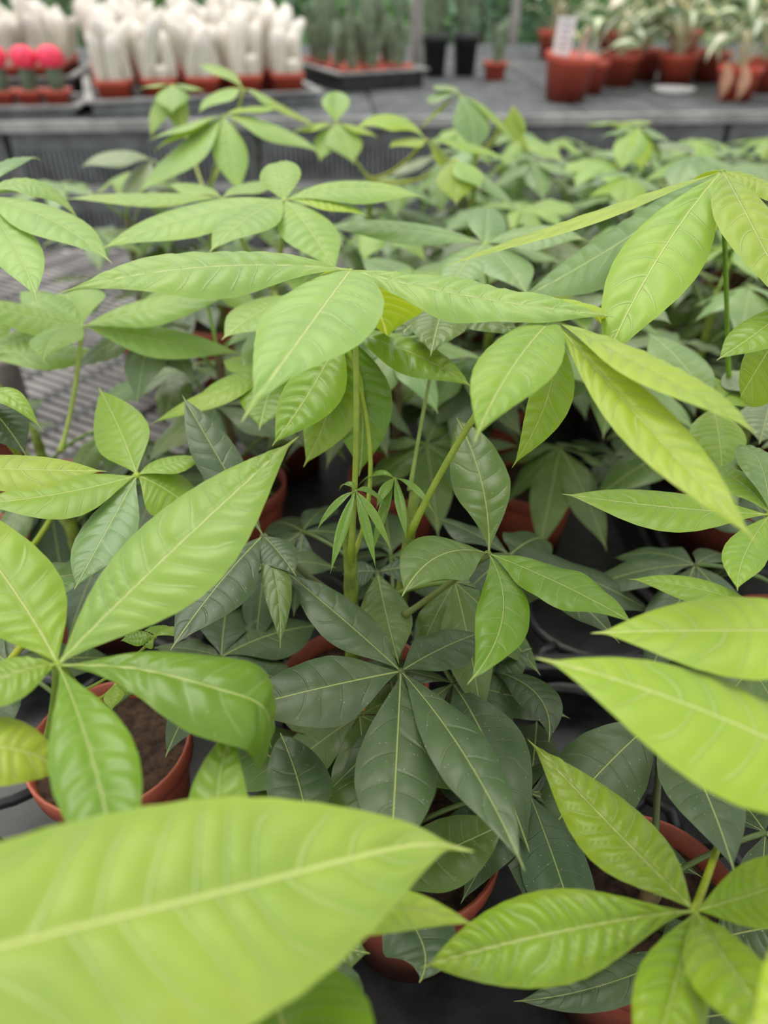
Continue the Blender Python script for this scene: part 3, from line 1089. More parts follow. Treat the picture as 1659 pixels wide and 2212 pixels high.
# --- top right umbrella
p = Plant('I', (1585, 1010), 'tall money tree at the upper right with a drooping backlit umbrella leaf', stem_top=0.25)
p.leaf((1560, 370, 0.44), [
    T(940, 582, 0, 3.6, mid=(1260, 478), face=-3, fold=.3, amp=.0006, Wp=27),
    T(1296, 805, -15.5, 6.6, mid=(1420, 560), amp=.0014, nveins=10, face=0, col=srgb(156, 190, 80, 1), Wp=172),
    T(1110, 655, 14.5, 5.6, mid=(1330, 530), col='sage', face=14, Wp=110),
    T(1745, 730, -14, 5.2, mid=(1622, 482), amp=.0014, Wp=120),
    T(1765, 478, 0, 4.2, mid=(1660, 408), Wp=45),
    T(1545, 500, 7, 4.0, arch=.12, col='lime')],
    col='young', attach=(1575, 840, .55), via=(1568, 600, .495), pet_r=.0016, petcol=srgb(108, 142, 36))
p.leaf((1540, 880, .52), [T(1560, 1025, -6, 3.6, col='green'), T(1490, 800, 6, 4), T(1400, 720, 9, 4.4, col='sage'), T(1590, 840, 5, 4)], col='green', amp=.0006)

# --- left side mid plants
p = Plant('J', (175, 1210), 'money tree at the left with an upright oval blade in front of the bench gap', stem_top=0.335)
p.leaf((296, 1027, 0.46), [
    T(213, 836, 9.4, 5.1, mid=(259, 930), face=16, arch=.02, Wp=122), T(-60, 1090, 0, 4.4, mid=(130, 1066), face=4, Wp=92),
    T(160, 1275, -9, 5.4, mid=(225, 1155), col='sage', Wp=112), T(450, 1130, 0, 4.2, mid=(370, 1065)), T(446, 990, 4.6, 2.2)],
    col='fresh', amp=.0005, nveins=10)
p.leaf((-190, 1005, 0.36), [T(232, 1018, 0, 3.7, mid=(40, 1014), face=4, Wp=80)], col='young', amp=.0005)
p.leaf((-40, 880, .47), [T(95, 935, -6, 1.6, arch=.3), T(60, 990, -5, 3.4, arch=.2, col='deep')], col='green', amp=.0006)
p.leaf((-60, 1300, .42), [T(225, 1235, 0, 3.8, col='sage')], col='fresh', amp=.0006)

p = Plant('K', (112, 1055), 'pale money tree at the left border with crumpled blades above the bench gap', stem_top=0.34)
p.leaf((178, 705, 0.60), [
    T(527, 764, 0, 5.0, mid=(350, 735), face=14, Wp=68), T(545, 622, 13.5, 5.0, mid=(345, 662), face=12, Wp=62),
    T(-70, 645, 0, 4.4, mid=(60, 682), face=8), T(140, 634, 7, 5.4, fold=.4, face=4), T(40, 630, 8, 3.6),
    T(94, 784, -7.4, 5.0, mid=(120, 725), arch=.18, Wp=95), T(-50, 775, -8, 5)], col='pale', amp=.0010, attach=(130, 975, .585), pet_r=.0018)
p.leaf((-40, 775, .62), [T(242, 770, 0, 4.0, mid=(110, 765), face=8), T(-20, 650, 5, 4)], col='pale', amp=.0006)

p = Plant('L', (-60, 900), 'money tree cut by the left border with long pale arching blades', stem_top=0.30)
p.leaf((-45, 425, 0.52), [
    T(94, 348, 10.5, 3.6, arch=.1, col='sage', Wp=32), T(175, 484, 0, 4.6, mid=(75, 400), face=6, Wp=62), T(243, 570, -12.0, 4.4, mid=(105, 472), Wp=80),
    T(80, 650, -13.5, 5.6, mid=(30, 530), Wp=105), T(130, 420, 8, 4, mid=(60, 405))], col='pale', amp=.0006)

p = Plant('M', (610, 850), 'pale money tree behind the wide umbrella leaf, one blade standing up round', stem_top=0.28)
p.leaf((615, 432, 0.58), [
    T(210, 543, 0, 4.8, mid=(410, 468), face=10, Wp=72), T(920, 428, 11.5, 4.6, mid=(775, 408), face=14, Wp=52), T(596, 352, 6.5, 3.7, qt=.5, qb=.8, face=10, arch=.1, Wp=100),
    T(450, 548, -9, 4.6), T(728, 595, -9, 4.4), T(800, 470, 0, 2.6, col='lime')], col='pale', amp=.0007)
p.leaf((480, 428, 0.68), [T(130, 430, 0, 4.3, mid=(320, 427), face=8, Wp=32), T(360, 400, 6, 3), T(600, 395, 6, 3.6), T(470, 500, -5, 4)], col='pale', amp=.0006)
p.leaf((640, 640, 0.55), [T(478, 735, -7, 5.2), T(600, 760, -6, 4), T(820, 640, 0, 4), T(700, 560, 7, 4.4)], col='pale', amp=.0007)
p.leaf((600, 800, 0.55), [T(322, 918, 0, 2.8, mid=(470, 850), arch=.1), T(415, 870, 5, 3.2), T(560, 930, -6, 4.2, col='green'), T(480, 780, 6, 3.4)], col='fresh', amp=.0006)

p = Plant('N', (1045, 860), 'grey-green money tree in the middle distance with one rounded blade standing up', stem_top=0.29)
p.leaf((1048, 527, 0.63), [
    T(1056, 449, 6.5, 4.7, qt=.5, qb=.8, face=8, Wp=110), T(683, 492, 0, 4.4, mid=(870, 496), face=12, Wp=50), T(1270, 520, 0, 4.4, mid=(1160, 505), face=10),
    T(960, 640, -8, 4.5), T(1140, 640, -8, 4.5)], col='sage', amp=.0006, petcol=srgb(150, 180, 60))
p.leaf((1330, 640, .62), [T(1230, 560, 7, 4), T(1180, 680, 0, 4), T(1400, 560, 7, 4), T(1450, 700, -5, 4)], col='grey', amp=.0005)
p.leaf((900, 610, .66), [T(780, 560, 7, 4.2), T(1000, 570, 7, 4.2), T(850, 660, -5, 4), T(1000, 660, -4, 4)], col='sage', amp=.0005)

# --- further plants at the back
p = Plant('O', (480, 690), 'tall pale money tree at the back in front of the white cacti', stem_top=0.24)
p.leaf((484, 250, 0.85), [
    T(293, 424, -13.5, 4.6, mid=(395, 330), Wp=66), T(518, 422, -10.5, 5.0, mid=(498, 330), Wp=75), T(700, 335, 0, 4.6, mid=(590, 280), face=6, Wp=58),
    T(316, 308, 0, 3.8, mid=(400, 272), face=-5, Wp=22), T(612, 238, 8, 3.4, col='lime'), T(330, 330, 8, 3.6, col='lime')], col='pale', amp=.0006, nu=40, nv=6)
p.leaf((526, 192, 0.95), [T(424, 142, 9, 3.2, arch=.1), T(428, 246, -7, 5.0, mid=(475, 205)), T(640, 262, -5, 4.6, mid=(580, 215)), T(705, 290, 0, 3.6, mid=(610, 232), col='young')], col='pale', amp=.0006, nu=40, nv=6)
p.leaf((372, 184, 1.0), [T(298, 194, 0, 2.6, face=-4), T(445, 200, 0, 3.4), T(372, 246, -6, 4.2), T(325, 300, -8, 3.4), T(395, 300, -7, 3)], col='pale', amp=.0005, nu=40, nv=6)

p = Plant('Q', (800, 640), 'money tree at the back centre with a yellow-green backlit blade', stem_top=0.24)
p.leaf((920, 302, 0.86), [T(762, 284, 0, 4.6, mid=(845, 258), face=12, col='lime'), T(840, 320, -5, 4.4), T(1000, 400, -6, 4), T(1100, 350, 0, 4, col='fresh')], col='young', amp=.0006, nu=40, nv=6)
p.leaf((726, 268, 0.98), [T(726, 196, 6, 3.6, fold=.5), T(622, 292, 0, 3.6, col='lime'), T(765, 356, -7, 4.8), T(690, 350, -6, 4), T(820, 300, 0, 3.4, col='lime')], col='pale', amp=.0005, nu=40, nv=6)
p.leaf((985, 348, 0.80), [T(985, 445, -6, 4.0), T(1040, 410, -5, 3.4, col='pale'), T(1120, 460, 0, 4, col='sage'), T(900, 420, 0, 4, col='sage')], col='young', amp=.0005, nu=40, nv=6)

p = Plant('R', (1010, 600), 'money tree at the back centre with blades hanging against the dark bench', stem_top=0.23)
p.leaf((990, 203, 0.98), [T(920, 214, 5, 4.6, qt=.6, face=14, col='sage'), T(1022, 336, -9, 4.8, mid=(1020, 265), col='sage'), T(1122, 334, -7.6, 3.2, mid=(1070, 255)), T(905, 285, 7, 3.4, col='lime'), T(935, 186, 6, 3, col='sage')], col='fresh', amp=.0005, nu=40, nv=6)
p.leaf((1110, 232, 1.02), [T(1088, 300, -4, 1.6), T(1112, 312, -5, 1.8), T(1136, 292, -4, 1.6), T(1128, 330, -6, 1.6), T(1092, 262, 0, 1.2)], col='young', amp=.0003, nu=30, nv=4)

p = Plant('S', (1400, 640), 'money tree at the back right, blades hanging below the red pots', stem_top=0.26)
p.leaf((1378, 275, 1.05), [T(1292, 300, 0, 3.2, face=-4), T(1340, 372, -8, 4.4, col='pale'), T(1385, 375, -8, 3.4, col='lime'), T(1450, 312, 0, 4, col='sage'), T(1430, 350, 7, 3.6)], col='sage', amp=.0005, nu=40, nv=6)
p.leaf((1500, 336, .92), [T(1385, 400, 0, 4.2, col='pale'), T(1455, 425, -8, 4.6, col='sage'), T(1540, 425, -8, 4), T(1420, 310, 8, 4, col='grey'), T(1600, 380, 0, 4)], col='sage', amp=.0005, nu=40, nv=6)
p.leaf((1360, 385, .80), [T(1270, 430, 0, 3.6, col='lime'), T(1350, 455, -6, 3.6, col='fresh'), T(1430, 420, 0, 3.4), T(1290, 380, 6, 3.6, col='sage')], col='sage', amp=.0005, nu=40, nv=6)

PLANTS['O'].leaf((330, 346, 0.92), [T(172, 363, 0, 4, mid=(250, 338), face=16, Wp=40), T(262, 446, -7, 4.4), T(400, 420, -5, 4)], col='grey', amp=.0005, nu=40, nv=6)

# ---- low, dark older leaves of the foreground plants
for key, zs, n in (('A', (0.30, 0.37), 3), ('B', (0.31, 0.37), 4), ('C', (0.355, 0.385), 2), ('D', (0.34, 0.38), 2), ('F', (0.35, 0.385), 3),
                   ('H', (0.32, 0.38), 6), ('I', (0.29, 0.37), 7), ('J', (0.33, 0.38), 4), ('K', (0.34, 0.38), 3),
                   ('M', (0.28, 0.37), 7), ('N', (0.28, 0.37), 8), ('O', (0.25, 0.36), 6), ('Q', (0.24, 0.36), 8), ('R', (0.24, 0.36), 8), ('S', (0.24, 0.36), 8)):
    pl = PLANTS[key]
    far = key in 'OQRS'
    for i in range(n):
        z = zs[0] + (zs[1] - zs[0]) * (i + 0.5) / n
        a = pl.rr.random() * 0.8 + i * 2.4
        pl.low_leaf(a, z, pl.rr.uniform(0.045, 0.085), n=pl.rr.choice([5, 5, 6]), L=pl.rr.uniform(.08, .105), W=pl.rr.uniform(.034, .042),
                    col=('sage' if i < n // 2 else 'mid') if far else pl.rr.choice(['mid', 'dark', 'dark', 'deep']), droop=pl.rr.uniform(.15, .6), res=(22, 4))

# ---- procedural money trees that fill the bench: a few variants, copied
def variant(seed, label):
    rr = random.Random(seed)
    base = np.array([0.0, 0.0, BENCH_Z])
    pl = Plant('V%d' % seed, None, label, stem_top=rr.uniform(.24, .29), base=base, stemcol=rr.choice(['green', 'brown']))
    top = pl.stem[-1][2]
    n = 9
    for i in range(n):
        f = i / (n - 1)
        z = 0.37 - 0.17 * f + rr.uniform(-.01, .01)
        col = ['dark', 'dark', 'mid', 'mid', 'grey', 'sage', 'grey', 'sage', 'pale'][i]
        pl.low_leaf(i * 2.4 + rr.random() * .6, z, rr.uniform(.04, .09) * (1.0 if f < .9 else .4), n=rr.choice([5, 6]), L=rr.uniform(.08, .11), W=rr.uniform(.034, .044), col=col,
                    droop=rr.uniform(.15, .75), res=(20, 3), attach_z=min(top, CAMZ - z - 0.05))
    return pl.root


VERBOSE = False
LAB = 'small money tree in the crowded back rows of the near bench'
variants = [variant(s, LAB) for s in (11, 12, 13, 14, 15)]
for v_ in variants:
    v_['group'] = 'money trees in the back rows'
taken = [pl.base[:2] for k, pl in PLANTS.items() if not k.startswith('V')]
spots = []
rs = random.Random(21)
for j, yy in enumerate(np.arange(0.62, 1.56, 0.135)):
    for i in range(-9, 11):
        xx = i * 0.135 + (0.065 if j % 2 else 0) + rs.uniform(-.012, .012)
        y2 = yy + rs.uniform(-.012, .012)
        if not (BX0 + .08 < xx < BX1 - .08):
            continue
        if abs(xx) > 0.60 * y2 + 0.12:
            continue
        # the open stretch of bench at the left stays empty
        if xx < -0.16 and y2 < 1.02 or xx < -0.36:
            continue
        if y2 > 1.12 and xx < 0.12:
            continue
        if any(math.hypot(xx - t_[0], y2 - t_[1]) < 0.112 for t_ in taken):
            continue
        spots.append((xx, y2))
print('filler spots', len(spots))
for k, (xx, y2) in enumerate(spots):
    v_ = variants[k] if k < len(variants) else copy_tree(variants[k % len(variants)])
    v_.location = (xx, y2, BENCH_Z)
    v_.rotation_euler = (0, 0, rs.random() * 6.28)
    s = rs.uniform(.80, .95)
    v_.scale = (s, s, s)

# ================================================================== ACROSS THE AISLE
rx = random.Random(5)

# ---- carrier trays under the near pots
POT_SPOTS = [tuple(pl.base[:2]) for k_, pl in PLANTS.items() if not k_.startswith('V')] + spots
carrier_tray(-0.2795, 0.16, 0.0, 3, 4, 0.135, 'black carrier tray on the near bench at the lower left')
carrier_tray(0.138, 0.15, 0.0, 3, 4, 0.135, 'black carrier tray on the near bench at the lower right')
carrier_tray(0.05, 0.70, 0.0, 3, 4, 0.135, 'black carrier tray on the near bench below the middle stems')
carrier_tray(0.47, 0.70, 0.0, 3, 4, 0.135, 'black carrier tray on the near bench at the right edge')


def far_tray(x, y, rot, w, d, label, h=0.045, mat=None):
    """tray with its front left corner at bench point (x, y)"""
    root = empty('nursery_tray', B2(x, y, 0.0), label, 'tray')
    root.rotation_euler = (0, 0, A2 + rot)
    m = mat or M_DUSTY
    q = MB()
    q.box((w / 2, d / 2, 0.004), (w, d, 0.006))
    q.build('base', m, root, smooth=False)
    for cx, cy, lx, ly in ((w / 2, 0, w, .008), (w / 2, d, w, .008), (0, d / 2, .008, d), (w, d / 2, .008, d)):
        q = MB()
        q.box((cx, cy, h / 2 + .004), (lx + .008, ly, h) if lx > ly else (lx, ly - .008, h))
        q.build('side', m, root, smooth=False)
    q = MB()
    for cx, cy, lx, ly in ((w / 2, -.006, w + .04, .02), (w / 2, d + .006, w + .04, .02), (-.008, d / 2, .022, d), (w + .008, d / 2, .022, d)):
        q.box((cx, cy, h + .006), (lx, ly, .006))
    q.build('rim', M_DUSTL, root, smooth=False)
    ca, sa = math.cos(rot), math.sin(rot)

    def at(u, v, z=0.007):
        return B2(x + u * ca - v * sa, y + u * sa + v * ca, z)
    return at


SQ = {}


def square_pot(parent, s, h, mat):
    k = (s, h, mat.name)
    if k not in SQ:
        q = MB()
        r = s / 2
        q.lathe([(0, 0.001), (r * .78, 0), (r * .94, h * .8), (r * 1.02, h * .8), (r * 1.04, h), (r * .97, h), (r * .92, h * .86), (0, h * .86)], n=32, sq=3.0)
        SQ[k] = q.mesh('pot')
        SQ[k].materials.append(mat)
    return new_obj('pot', SQ[k], None, parent)


def column_mesh(name, r, h, ribs, lean, mat, nz=14, depth_=0.12, seed=0):
    nn = ribs * 4
    rs_ = random.Random(seed)
    V, F, UV = [], [], []
    for j in range(nz + 1):
        t = j / nz
        z = h * t
        rr_ = r * (0.86 + 0.14 * math.sin(min(1, t * 1.8) * math.pi / 2))
        if t > 0.8:
            q = (t - 0.8) / 0.2
            rr_ *= math.sqrt(max(0.0, 1 - q * q))
        for k in range(nn + 1):
            a = 2 * math.pi * k / nn
            e = 1 + depth_ * math.cos(ribs * a) + rs_.uniform(-.02, .02)
            V.append((lean[0] * t * t * h + rr_ * e * math.cos(a), lean[1] * t * t * h + rr_ * e * math.sin(a), z))
            UV.append((k / nn, t))
    w = nn + 1
    for j in range(nz):
        for k in range(nn):
            F.append((j * w + k, j * w + k + 1, (j + 1) * w + k + 1, (j + 1) * w + k))
    me = bpy.data.meshes.new(name)
    me.from_pydata(V, [], F)
    lay = me.uv_layers.new(name='UVMap')
    lay.data.foreach_set('uv', np.array([UV[i] for f in F for i in f]).reshape(-1))
    me.polygons.foreach_set('use_smooth', [True] * len(me.polygons))
    me.materials.append(mat)
    return me


def wool_mesh(r, h, lean, seed):
    """fine white hairs standing off the column"""
    rs_ = random.Random(seed)
    q = MB()
    for i in range(420):
        t = rs_.random() ** 0.7
        a = rs_.random() * 6.283
        rr_ = r * (1.0 if t < .8 else math.sqrt(max(0.02, 1 - ((t - .8) / .2) ** 2)))
        c = np.array([lean[0] * t * t * h + rr_ * math.cos(a), lean[1] * t * t * h + rr_ * math.sin(a), h * t])
        o = np.array([math.cos(a), math.sin(a), rs_.uniform(-.5, .9)])
        ln = rs_.uniform(.006, .014)
        s = np.array([-math.sin(a), math.cos(a), 0]) * .0007
        q.add([c - s, c + s, c + o * ln], [(0, 1, 2)])
    me = q.mesh('wool', False)
    me.materials.append(M_HAIR)
    return me


M_HAIR = simple('white_hair', (0.95, 0.88, 0.80), 0.8)
WOOLS = []
for s in range(8):
    r_ = rx.uniform(.0155, .0195)
    h_ = rx.uniform(.15, .235)
    ln_ = (rx.uniform(-.25, .25), rx.uniform(-.2, .2))
    WOOLS.append((column_mesh('stem', r_, h_, 9, ln_, M_WOOL, seed=s), wool_mesh(r_ * 1.05, h_, ln_, s), r_, h_))
SMALLW = []
for s in range(3):
    r_ = .017
    h_ = rx.uniform(.05, .09)
    SMALLW.append((column_mesh('stem', r_, h_, 9, (0, 0), M_WOOL, seed=50 + s), wool_mesh(r_ * 1.05, h_, (0, 0), s), r_, h_))


def woolly(p, label, n, group=None, hs=1.0, seed=0):
    rs_ = random.Random(seed)
    root = empty('potted_woolly_cactus', p, label, 'cactus', group)
    root.rotation_euler = (0, 0, A2 + rs_.uniform(-.1, .1))
    square_pot(root, .092, .075, M_POT2)
    for k in range(n):
        a = 2 * math.pi * (k + rs_.random() * .4) / n
        q = .030 if n > 1 else 0
        m_, w_, r_, h_ = rs_.choice(WOOLS) if k < 4 or rs_.random() < .6 else rs_.choice(SMALLW)
        o = new_obj('stem', m_, None, root)
        o.location = (q * math.cos(a), q * math.sin(a), .062)
        o.rotation_euler = (0, 0, rs_.random() * 6.28)
        s_ = hs * rs_.uniform(.88, 1.08)
        o.scale = (1, 1, s_)
        w = new_obj('wool', w_, None, o)
        w['kind'] = 'stuff'
    return root


at = far_tray(.235, .035, math.radians(14), .60, .66, 'grey nursery tray full of white woolly cacti', h=.032)
ORD = ['first', 'second', 'third', 'fourth', 'fifth', 'sixth', 'seventh', 'eighth', 'ninth', 'tenth', 'eleventh']
names_x = ['at the left end', 'second from the left', 'in the middle', 'second from the right', 'at the right end']
names_y = ['front row', 'second row', 'third row', 'fourth row', 'back row']
for j in range(5):
    for i in range(5):
        woolly(at(.065 + i * .1175, .065 + j * .1275), 'white woolly cactus, red pot, %s, %s of the grey tray' % (names_y[j], names_x[i]), 5 if j < 3 else 4,
               'white woolly cacti in the grey tray', (.72, .80, .88, .95, 1.0)[j], 100 + j * 5 + i)

at = far_tray(-.42, .40, math.radians(4), .50, .36, 'grey nursery tray of white woolly cacti at the left border')
for j in range(3):
    for i in range(4):
        woolly(at(.065 + i * .1225, .06 + j * .12), 'white woolly cactus behind the pink cacti, %s, %s from the tray\'s right end' % (names_y[j] if j < 2 else 'back row', ORD[3 - i]), 5,
               'white woolly cacti at the left border', .85, 300 + j * 5 + i)

# ---- pink grafted cacti
at = far_tray(-.375, .04, math.radians(1), .555, .20, 'black nursery tray of pink grafted cacti on the far bench', h=.020)
HEAD = None


def moon(p, label, seed):
    global HEAD
    rs_ = random.Random(seed)
    root = empty('potted_grafted_cactus', p, label, 'cactus', 'pink grafted cacti')
    root.rotation_euler = (0, 0, A2)
    square_pot(root, .066, .052, M_POT2)
    if HEAD is None:
        V = MB()
        nn, ribs = 40, 8
        prof = []
        for j in range(13):
            t = j / 12
            ph = math.pi * t
            for k in range(nn):
                a = 2 * math.pi * k / nn
                e = 1 + .13 * math.cos(ribs * a) * math.sin(ph)
                V.v.append((.032 * math.sin(ph) * e * math.cos(a), .032 * math.sin(ph) * e * math.sin(a), .028 - .028 * math.cos(ph)))
        for j in range(12):
            for k in range(nn):
                k2 = (k + 1) % nn
                V.f.append((j * nn + k, j * nn + k2, (j + 1) * nn + k2, (j + 1) * nn + k))
        hd = V.mesh('head')
        hd.materials.append(M_PINK)
        st = column_mesh('stock', .019, .07, 3, (0, 0), M_STOCK, depth_=.22, seed=2)
        HEAD = (hd, st)
    s = new_obj('stock', HEAD[1], None, root)
    s.location = (0, 0, .043)
    s.rotation_euler = (0, 0, rs_.random() * 3)
    h = new_obj('head', HEAD[0], None, root)
    h.location = (0, 0, .098)
    h.rotation_euler = (rs_.uniform(-.15, .15), rs_.uniform(-.15, .15), rs_.random() * 3)
    h.scale = (1, 1, rs_.uniform(.9, 1.08))
    return root


pos = ['nearest the tray\'s right end', 'second from the tray\'s right end', 'third from the tray\'s right end', 'fourth from the right end, at the border']
for i in range(6):
    moon(at(.505 - i * .07, .06), 'pink grafted cactus in a small red pot, %s' % (pos[i] if i < 4 else '%s from the tray\'s right end' % ORD[i]), i)

# ---- grey-green spurges in the middle of the far bench
SPUR = [column_mesh('stem', rx.uniform(.010, .015), rx.uniform(.13, .24), 4, (rx.uniform(-.3, .3), rx.uniform(-.3, .3)), M_SPURGE, depth_=.2, seed=70 + s) for s in range(5)]


def spurge(p, label, n, seed, pot='terracotta', sc=1.0, group='grey-green cacti in the dark trays'):
    rs_ = random.Random(seed)
    root = empty('potted_column_cactus', p, label, 'cactus', group)
    root.rotation_euler = (0, 0, A2)
    if pot == 'bag':
        square_pot(root, .085, .13, M_BLACK)
        z0 = .105
    else:
        square_pot(root, .075, .055, M_POT2)
        z0 = .045
    for k in range(n):
        o = new_obj('stem', rs_.choice(SPUR), None, root)
        a = rs_.random() * 6.28
        q = rs_.uniform(.0, .022)
        o.location = (q * math.cos(a), q * math.sin(a), z0)
        o.rotation_euler = (rs_.uniform(-.12, .12), rs_.uniform(-.12, .12), rs_.random() * 6.28)
        o.scale = (sc, sc, sc * rs_.uniform(.85, 1.15))
    return root


at = far_tray(.90, .44, math.radians(22), .28, .40, 'black nursery tray of thin grey-green cacti right of the woolly cacti', mat=M_BLACK)
for j in range(4):
    for i in range(3):
        spurge(at(.05 + i * .09, .05 + j * .1), 'thin grey-green cactus in terracotta pot, %s row, %s from the left in black tray' % (ORD[j], ORD[i]), 3, 500 + j * 4 + i)
spurge(B2(1.235, .80), 'grey-green cactus in a tall black pot left of the second black pot', 6, 620, 'bag', 1.15, 'cacti in tall black pots')
spurge(B2(1.345, .82), 'grey-green cactus in a tall black pot nearest the thin far post', 6, 621, 'bag', 1.15, 'cacti in tall black pots')
spurge(B2(1.43, .70), 'small pale cactus in a terracotta pot before the tall black pots', 3, 622, 'terracotta', .9, None)

# ---- red pots with variegated plants at the right
def round_pot(parent, r, h, mat):
    q = MB()
    q.lathe([(0, .002), (r * .74, .002), (r * .75, 0), (r * .92, h * .80), (r * 1.0, h * .81), (r * 1.02, h * .985), (r, h), (r * .96, h * .99), (r * .88, h * .86), (0, h * .85)], n=40)
    return q.build('pot', mat, parent)


VL = []
for s in range(6):
    L_ = rx.uniform(.11, .16)
    VL.append(leaflet_mesh('leaf', [np.array([0, 0, 0.]), np.array([L_ * .45, 0, L_ * .38]), np.array([L_ * .98, 0, L_ * .10])], rx.uniform(.064, .082), (0, 0, 0), facecam=False, nu=18, nv=3,
                           amp=.0006, nveins=6, peak=.85, seed=s, wave=.003))
for m_ in VL:
    m_.materials.clear()
    m_.materials.append(M_VARIEG)
M_PALEST = simple('pale_stalk', (0.62, 0.55, 0.36), 0.5)


def variegated(p, label, n, seed, r=.066, h=.115, tilt=(0, 0), cream=None, height=.1, potmat=None):
    rs_ = random.Random(seed)
    root = empty('potted_variegated_plant', p, label, 'potted plant')
    root.rotation_euler = (tilt[0], tilt[1], A2)
    round_pot(root, r, h, potmat or M_POT2)
    q = MB()
    q.lathe([(0, h * .9), (r * .5, h * .9), (r * .9, h * .88)], n=20)
    q.build('soil', M_SOIL, root)
    for k in range(n):
        a = k * 2.4 + rs_.random() * .5
        f = (k + .5) / n
        top = np.array([math.cos(a) * .045 * (1.2 - f), math.sin(a) * .045 * (1.2 - f), h + .02 + height * f])
        s = MB()
        s.tube(catmull([(0.012 * math.cos(a), .012 * math.sin(a), h * .86), (top[0] * .4, top[1] * .4, (h + top[2]) * .5), top], 6), [.003, .0028, .0025, .0022, .002, .002], 6)
        st = s.build('leaf_stalk', M_PALEST, root)
        c = cream or (rs_.uniform(.75, .95), rs_.uniform(.78, .90), rs_.uniform(.45, .68))
        o = new_obj('leaf', rs_.choice(VL), None, st, (*c, 1))
        o.location = top
        o.rotation_euler = (rs_.uniform(-.3, .3), rs_.uniform(-.35, .35) - .35 * f + .35, a)
        s_ = rs_.uniform(.8, 1.15)
        o.scale = (s_, s_, s_)
    return root


# leaning pot with the white tag
root = empty('leaning_red_pot', B2(1.545, .225, 0.003), 'leaning tall red pot with a white tag at the front of the far bench', 'pot')
root.rotation_euler = (math.radians(3), math.radians(4), A2)
round_pot(root, .075, .118, M_POT2)
q = MB()
q.lathe([(0, .100), (.04, .102), (.066, .100)], n=20)
q.build('soil', M_SOIL, root)
q = MB()
q.box((-.028, .02, .150), (.052, .0025, .105))
tg = q.build('tag', M_WHITE, root, smooth=False)
q = MB()
for k in range(5):
    q.box((-.028 + (k % 2) * .003, .0185, .190 - k * .015), (.036 - (k % 3) * .006, .0006, .005))
q.build('tag_print', M_INK, tg, smooth=False)
q = MB()
q.tube(catmull([(.022, 0, .095), (.026, .0, .14), (.035, 0, .185)], 6), [.008, .008, .007, .007, .006, .005], 7)
q.build('bare_cane', simple('dry_cane', (.55, .36, .30), .7), root)

variegated(B2(1.655, .36), 'red pot with a bare pale plant just behind the leaning red pot', 4, 31, .055, .09, height=.06)
variegated(B2(1.80, .52), 'red pot with a cream leaved plant, third from the white tag', 13, 32, .066, .092)
variegated(B2(1.93, .66), 'red pot with a yellow-green plant at the back between two nearer red pots', 13, 36, .066, .092, height=.13)
variegated(B2(1.985, .50), 'red pot with a cream and yellow plant behind the white saucer', 15, 33, .066, .095, height=.11)
variegated(B2(2.05, .20), 'bright red pot with dry leaves hanging at the right end of the far bench', 12, 34, .062, .09, height=.09, potmat=simple('bright_red_plastic', (.72, .10, .055), .4, noise=18, var=.1))
variegated(B2(2.20, .36), 'red pot with a cream leaved plant cut by the right border', 13, 35, .066, .092, height=.11)
variegated(B2(2.14, .60), 'red pot with a tall cream leaved plant in the back corner at the right', 13, 37, .066, .092, height=.15)
variegated(B2(1.80, 1.34), 'cream leaved plant in a red pot on the rear bench, left of its group', 15, 41, .07, .1, height=.2)
variegated(B2(2.06, 1.36), 'cream leaved plant in a red pot on the rear bench, middle of its group', 15, 42, .07, .1, height=.22)
variegated(B2(2.34, 1.32), 'cream leaved plant in a red pot on the rear bench, right of its group', 15, 43, .07, .1, height=.22)
# dry leaves against the bright pot
drym = simple('dry_leaf', (.62, .34, .22), .8, noise=40, var=.3)
for k, (dx, dy) in enumerate(((-.075, -.05), (-.035, -.075))):
    me = leaflet_mesh('dry_leaf', [np.array([0, 0, .11]), np.array([0.01, -.012, .06]), np.array([0.0, -.004, .003])], .035, (0, 0, 0), facecam=False, nu=14, nv=3, fold=.5, seed=k)
    me.materials.clear()
    me.materials.append(drym)
    o = new_obj('dry_leaf', me, None)
    o.location = B2(2.05 + dx, .20 + dy)
    tag(o, ['withered tan leaf standing left of the bright red pot', 'withered tan leaf leaning on the front of the bright red pot'][k], 'dry leaf', 'withered leaves')
# saucer
q = MB()
q.lathe([(0, .003), (.045, .003), (.05, 0), (.06, .012), (.064, .012), (.052, -.0005), (0, -.0005)], n=32)
o = q.build('saucer', M_WHITE)
o.location = B2(1.93, .36, .001)
tag(o, 'small white saucer lying on the far bench before the red pots', 'saucer')

# ---- greenhouse posts
def post(px, y, hx, label, r):
    x_ = b2_of_px(px, y)[0]
    p = Pz(px, y, H2)
    root = empty('greenhouse_post', (p[0], p[1], 0), label, 'post')
    q = MB()
    q.tube([(0, 0, .012), (0, 0, 2.6)], [r, r], 16)
    q.build('tube', M_RAIL, root)
    q = MB()
    q.box((0, 0, .006), (r * 4, r * 4, .012))
    q.build('base_plate', M_RAIL, root, smooth=False)
    return root


post(898, 147, 0, 'grey steel post behind the thin grey-green cacti', .024)
post(1108, 92, 0, 'thin grey steel post at the far end of the rear bench', .022)

# ---- shrubs far behind
M_SHRUB = simple('shrub_leaf', (.1, .2, .05), .5, objcol=True, noise=8, var=.3)


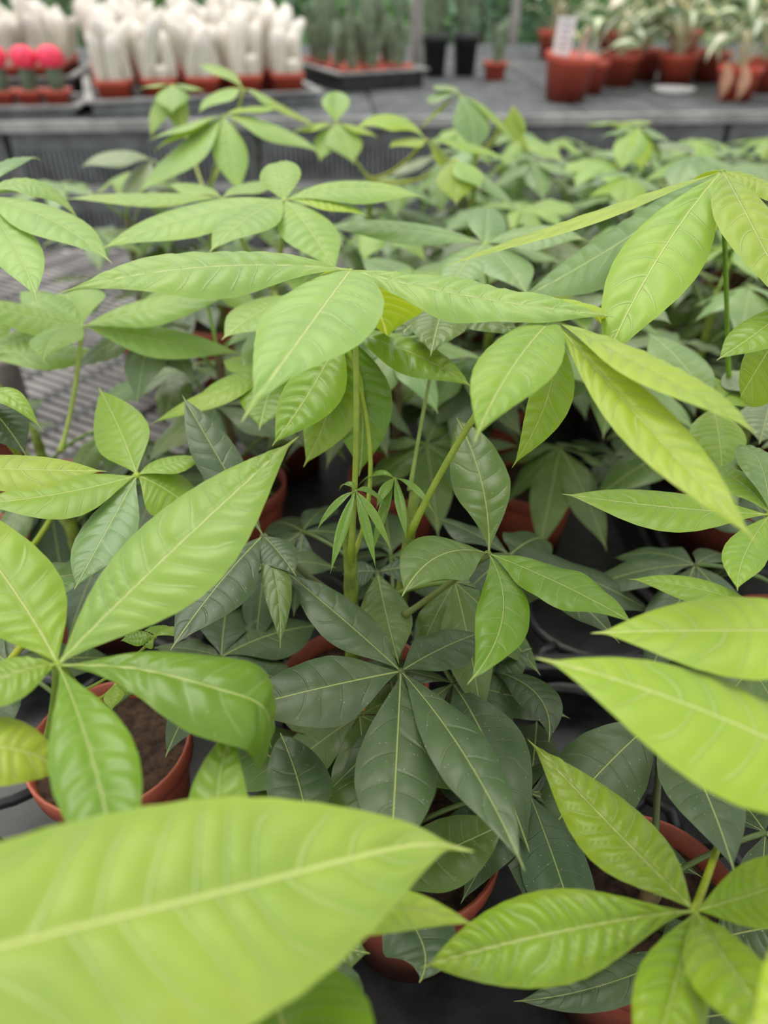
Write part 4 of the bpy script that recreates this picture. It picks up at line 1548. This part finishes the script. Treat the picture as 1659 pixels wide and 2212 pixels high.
def shrub(x, y, hgt, w, col, label, seed):
    rs_ = random.Random(seed)
    root = empty('leafy_shrub', (x, y, 0), label, 'shrub', 'shrubs behind the benches')
    q = MB()
    for k in range(5):
        a = k * 1.3 + rs_.random()
        q.tube(catmull([(0, 0, 0), (.08 * math.cos(a), .08 * math.sin(a), hgt * .4), (w * .5 * math.cos(a), w * .5 * math.sin(a), hgt * .85)], 7), np.linspace(.016, .006, 7), 5)
    q.build('stem', simple('shrub_stem', (.12, .09, .06), .9), root)
    q = MB()
    for k in range(1300):
        th = rs_.random() * 6.283
        u = rs_.uniform(-1, 1)
        rad = rs_.uniform(.55, 1.0)
        c = np.array([w * rad * math.sqrt(1 - u * u) * math.cos(th), w * rad * math.sqrt(1 - u * u) * math.sin(th), hgt * .56 + hgt * .46 * rad * u])
        d = nrm(np.array([rs_.gauss(0, 1), rs_.gauss(0, 1), rs_.gauss(-.2, .6)]))
        s = nrm(np.cross(d, np.array([rs_.gauss(0, .4), rs_.gauss(0, .4), 1.0])))
        n_ = np.cross(s, d)
        L_ = rs_.uniform(.07, .13)
        wd = L_ * .24
        q.add([c, c + d * L_ * .5 + s * wd + n_ * .01, c + d * L_, c + d * L_ * .5 - s * wd + n_ * .01], [(0, 1, 2), (0, 2, 3)])
    o = q.build('foliage', M_SHRUB, root, smooth=False, color=(*col, 1))
    o['kind'] = 'stuff'
    return root


gr = [(.16, .34, .13), (.28, .56, .16), (.14, .26, .14), (.34, .62, .20)]
k = 0
for i in range(11):
    x_ = -2.9 + i * .58
    y_ = 4.9 + (i % 2) * 1.0
    shrub(x_, y_, rx.uniform(1.5, 1.8), rx.uniform(.42, .46), gr[(i * 7) % 4], 'blurred green shrub behind the far benches, %s from the left' % ORD[i], 800 + i)
wl = MB()
wl.box((0, 8.0, 1.5), (14, .1, 3.0))
w_ = wl.build('wall_back', simple('shade_net', (.22, .32, .22), .9, noise=3, var=.4), smooth=False)
w_['kind'] = 'structure'

# ---- two short pale pipes standing on the open mesh at the left
for k, (px, py, hh, lab) in enumerate(((48, 905, .085, 'short pale pipe standing on the mesh bench by the left border'), (398, 862, .07, 'short pale pipe standing on the mesh bench beside the middle plants'))):
    b_ = Pz(px, py, CAMZ - BENCH_Z)
    q = MB()
    q.lathe([(0, .001), (.016, .001), (.016, hh - .002), (.018, hh - .002), (.018, hh + .012), (.0125, hh + .012), (.0125, .02), (0, .02)], n=20)
    o = q.build('pale_pipe', M_RAIL)
    o.location = (b_[0], b_[1], BENCH_Z)
    tag(o, lab, 'pipe')
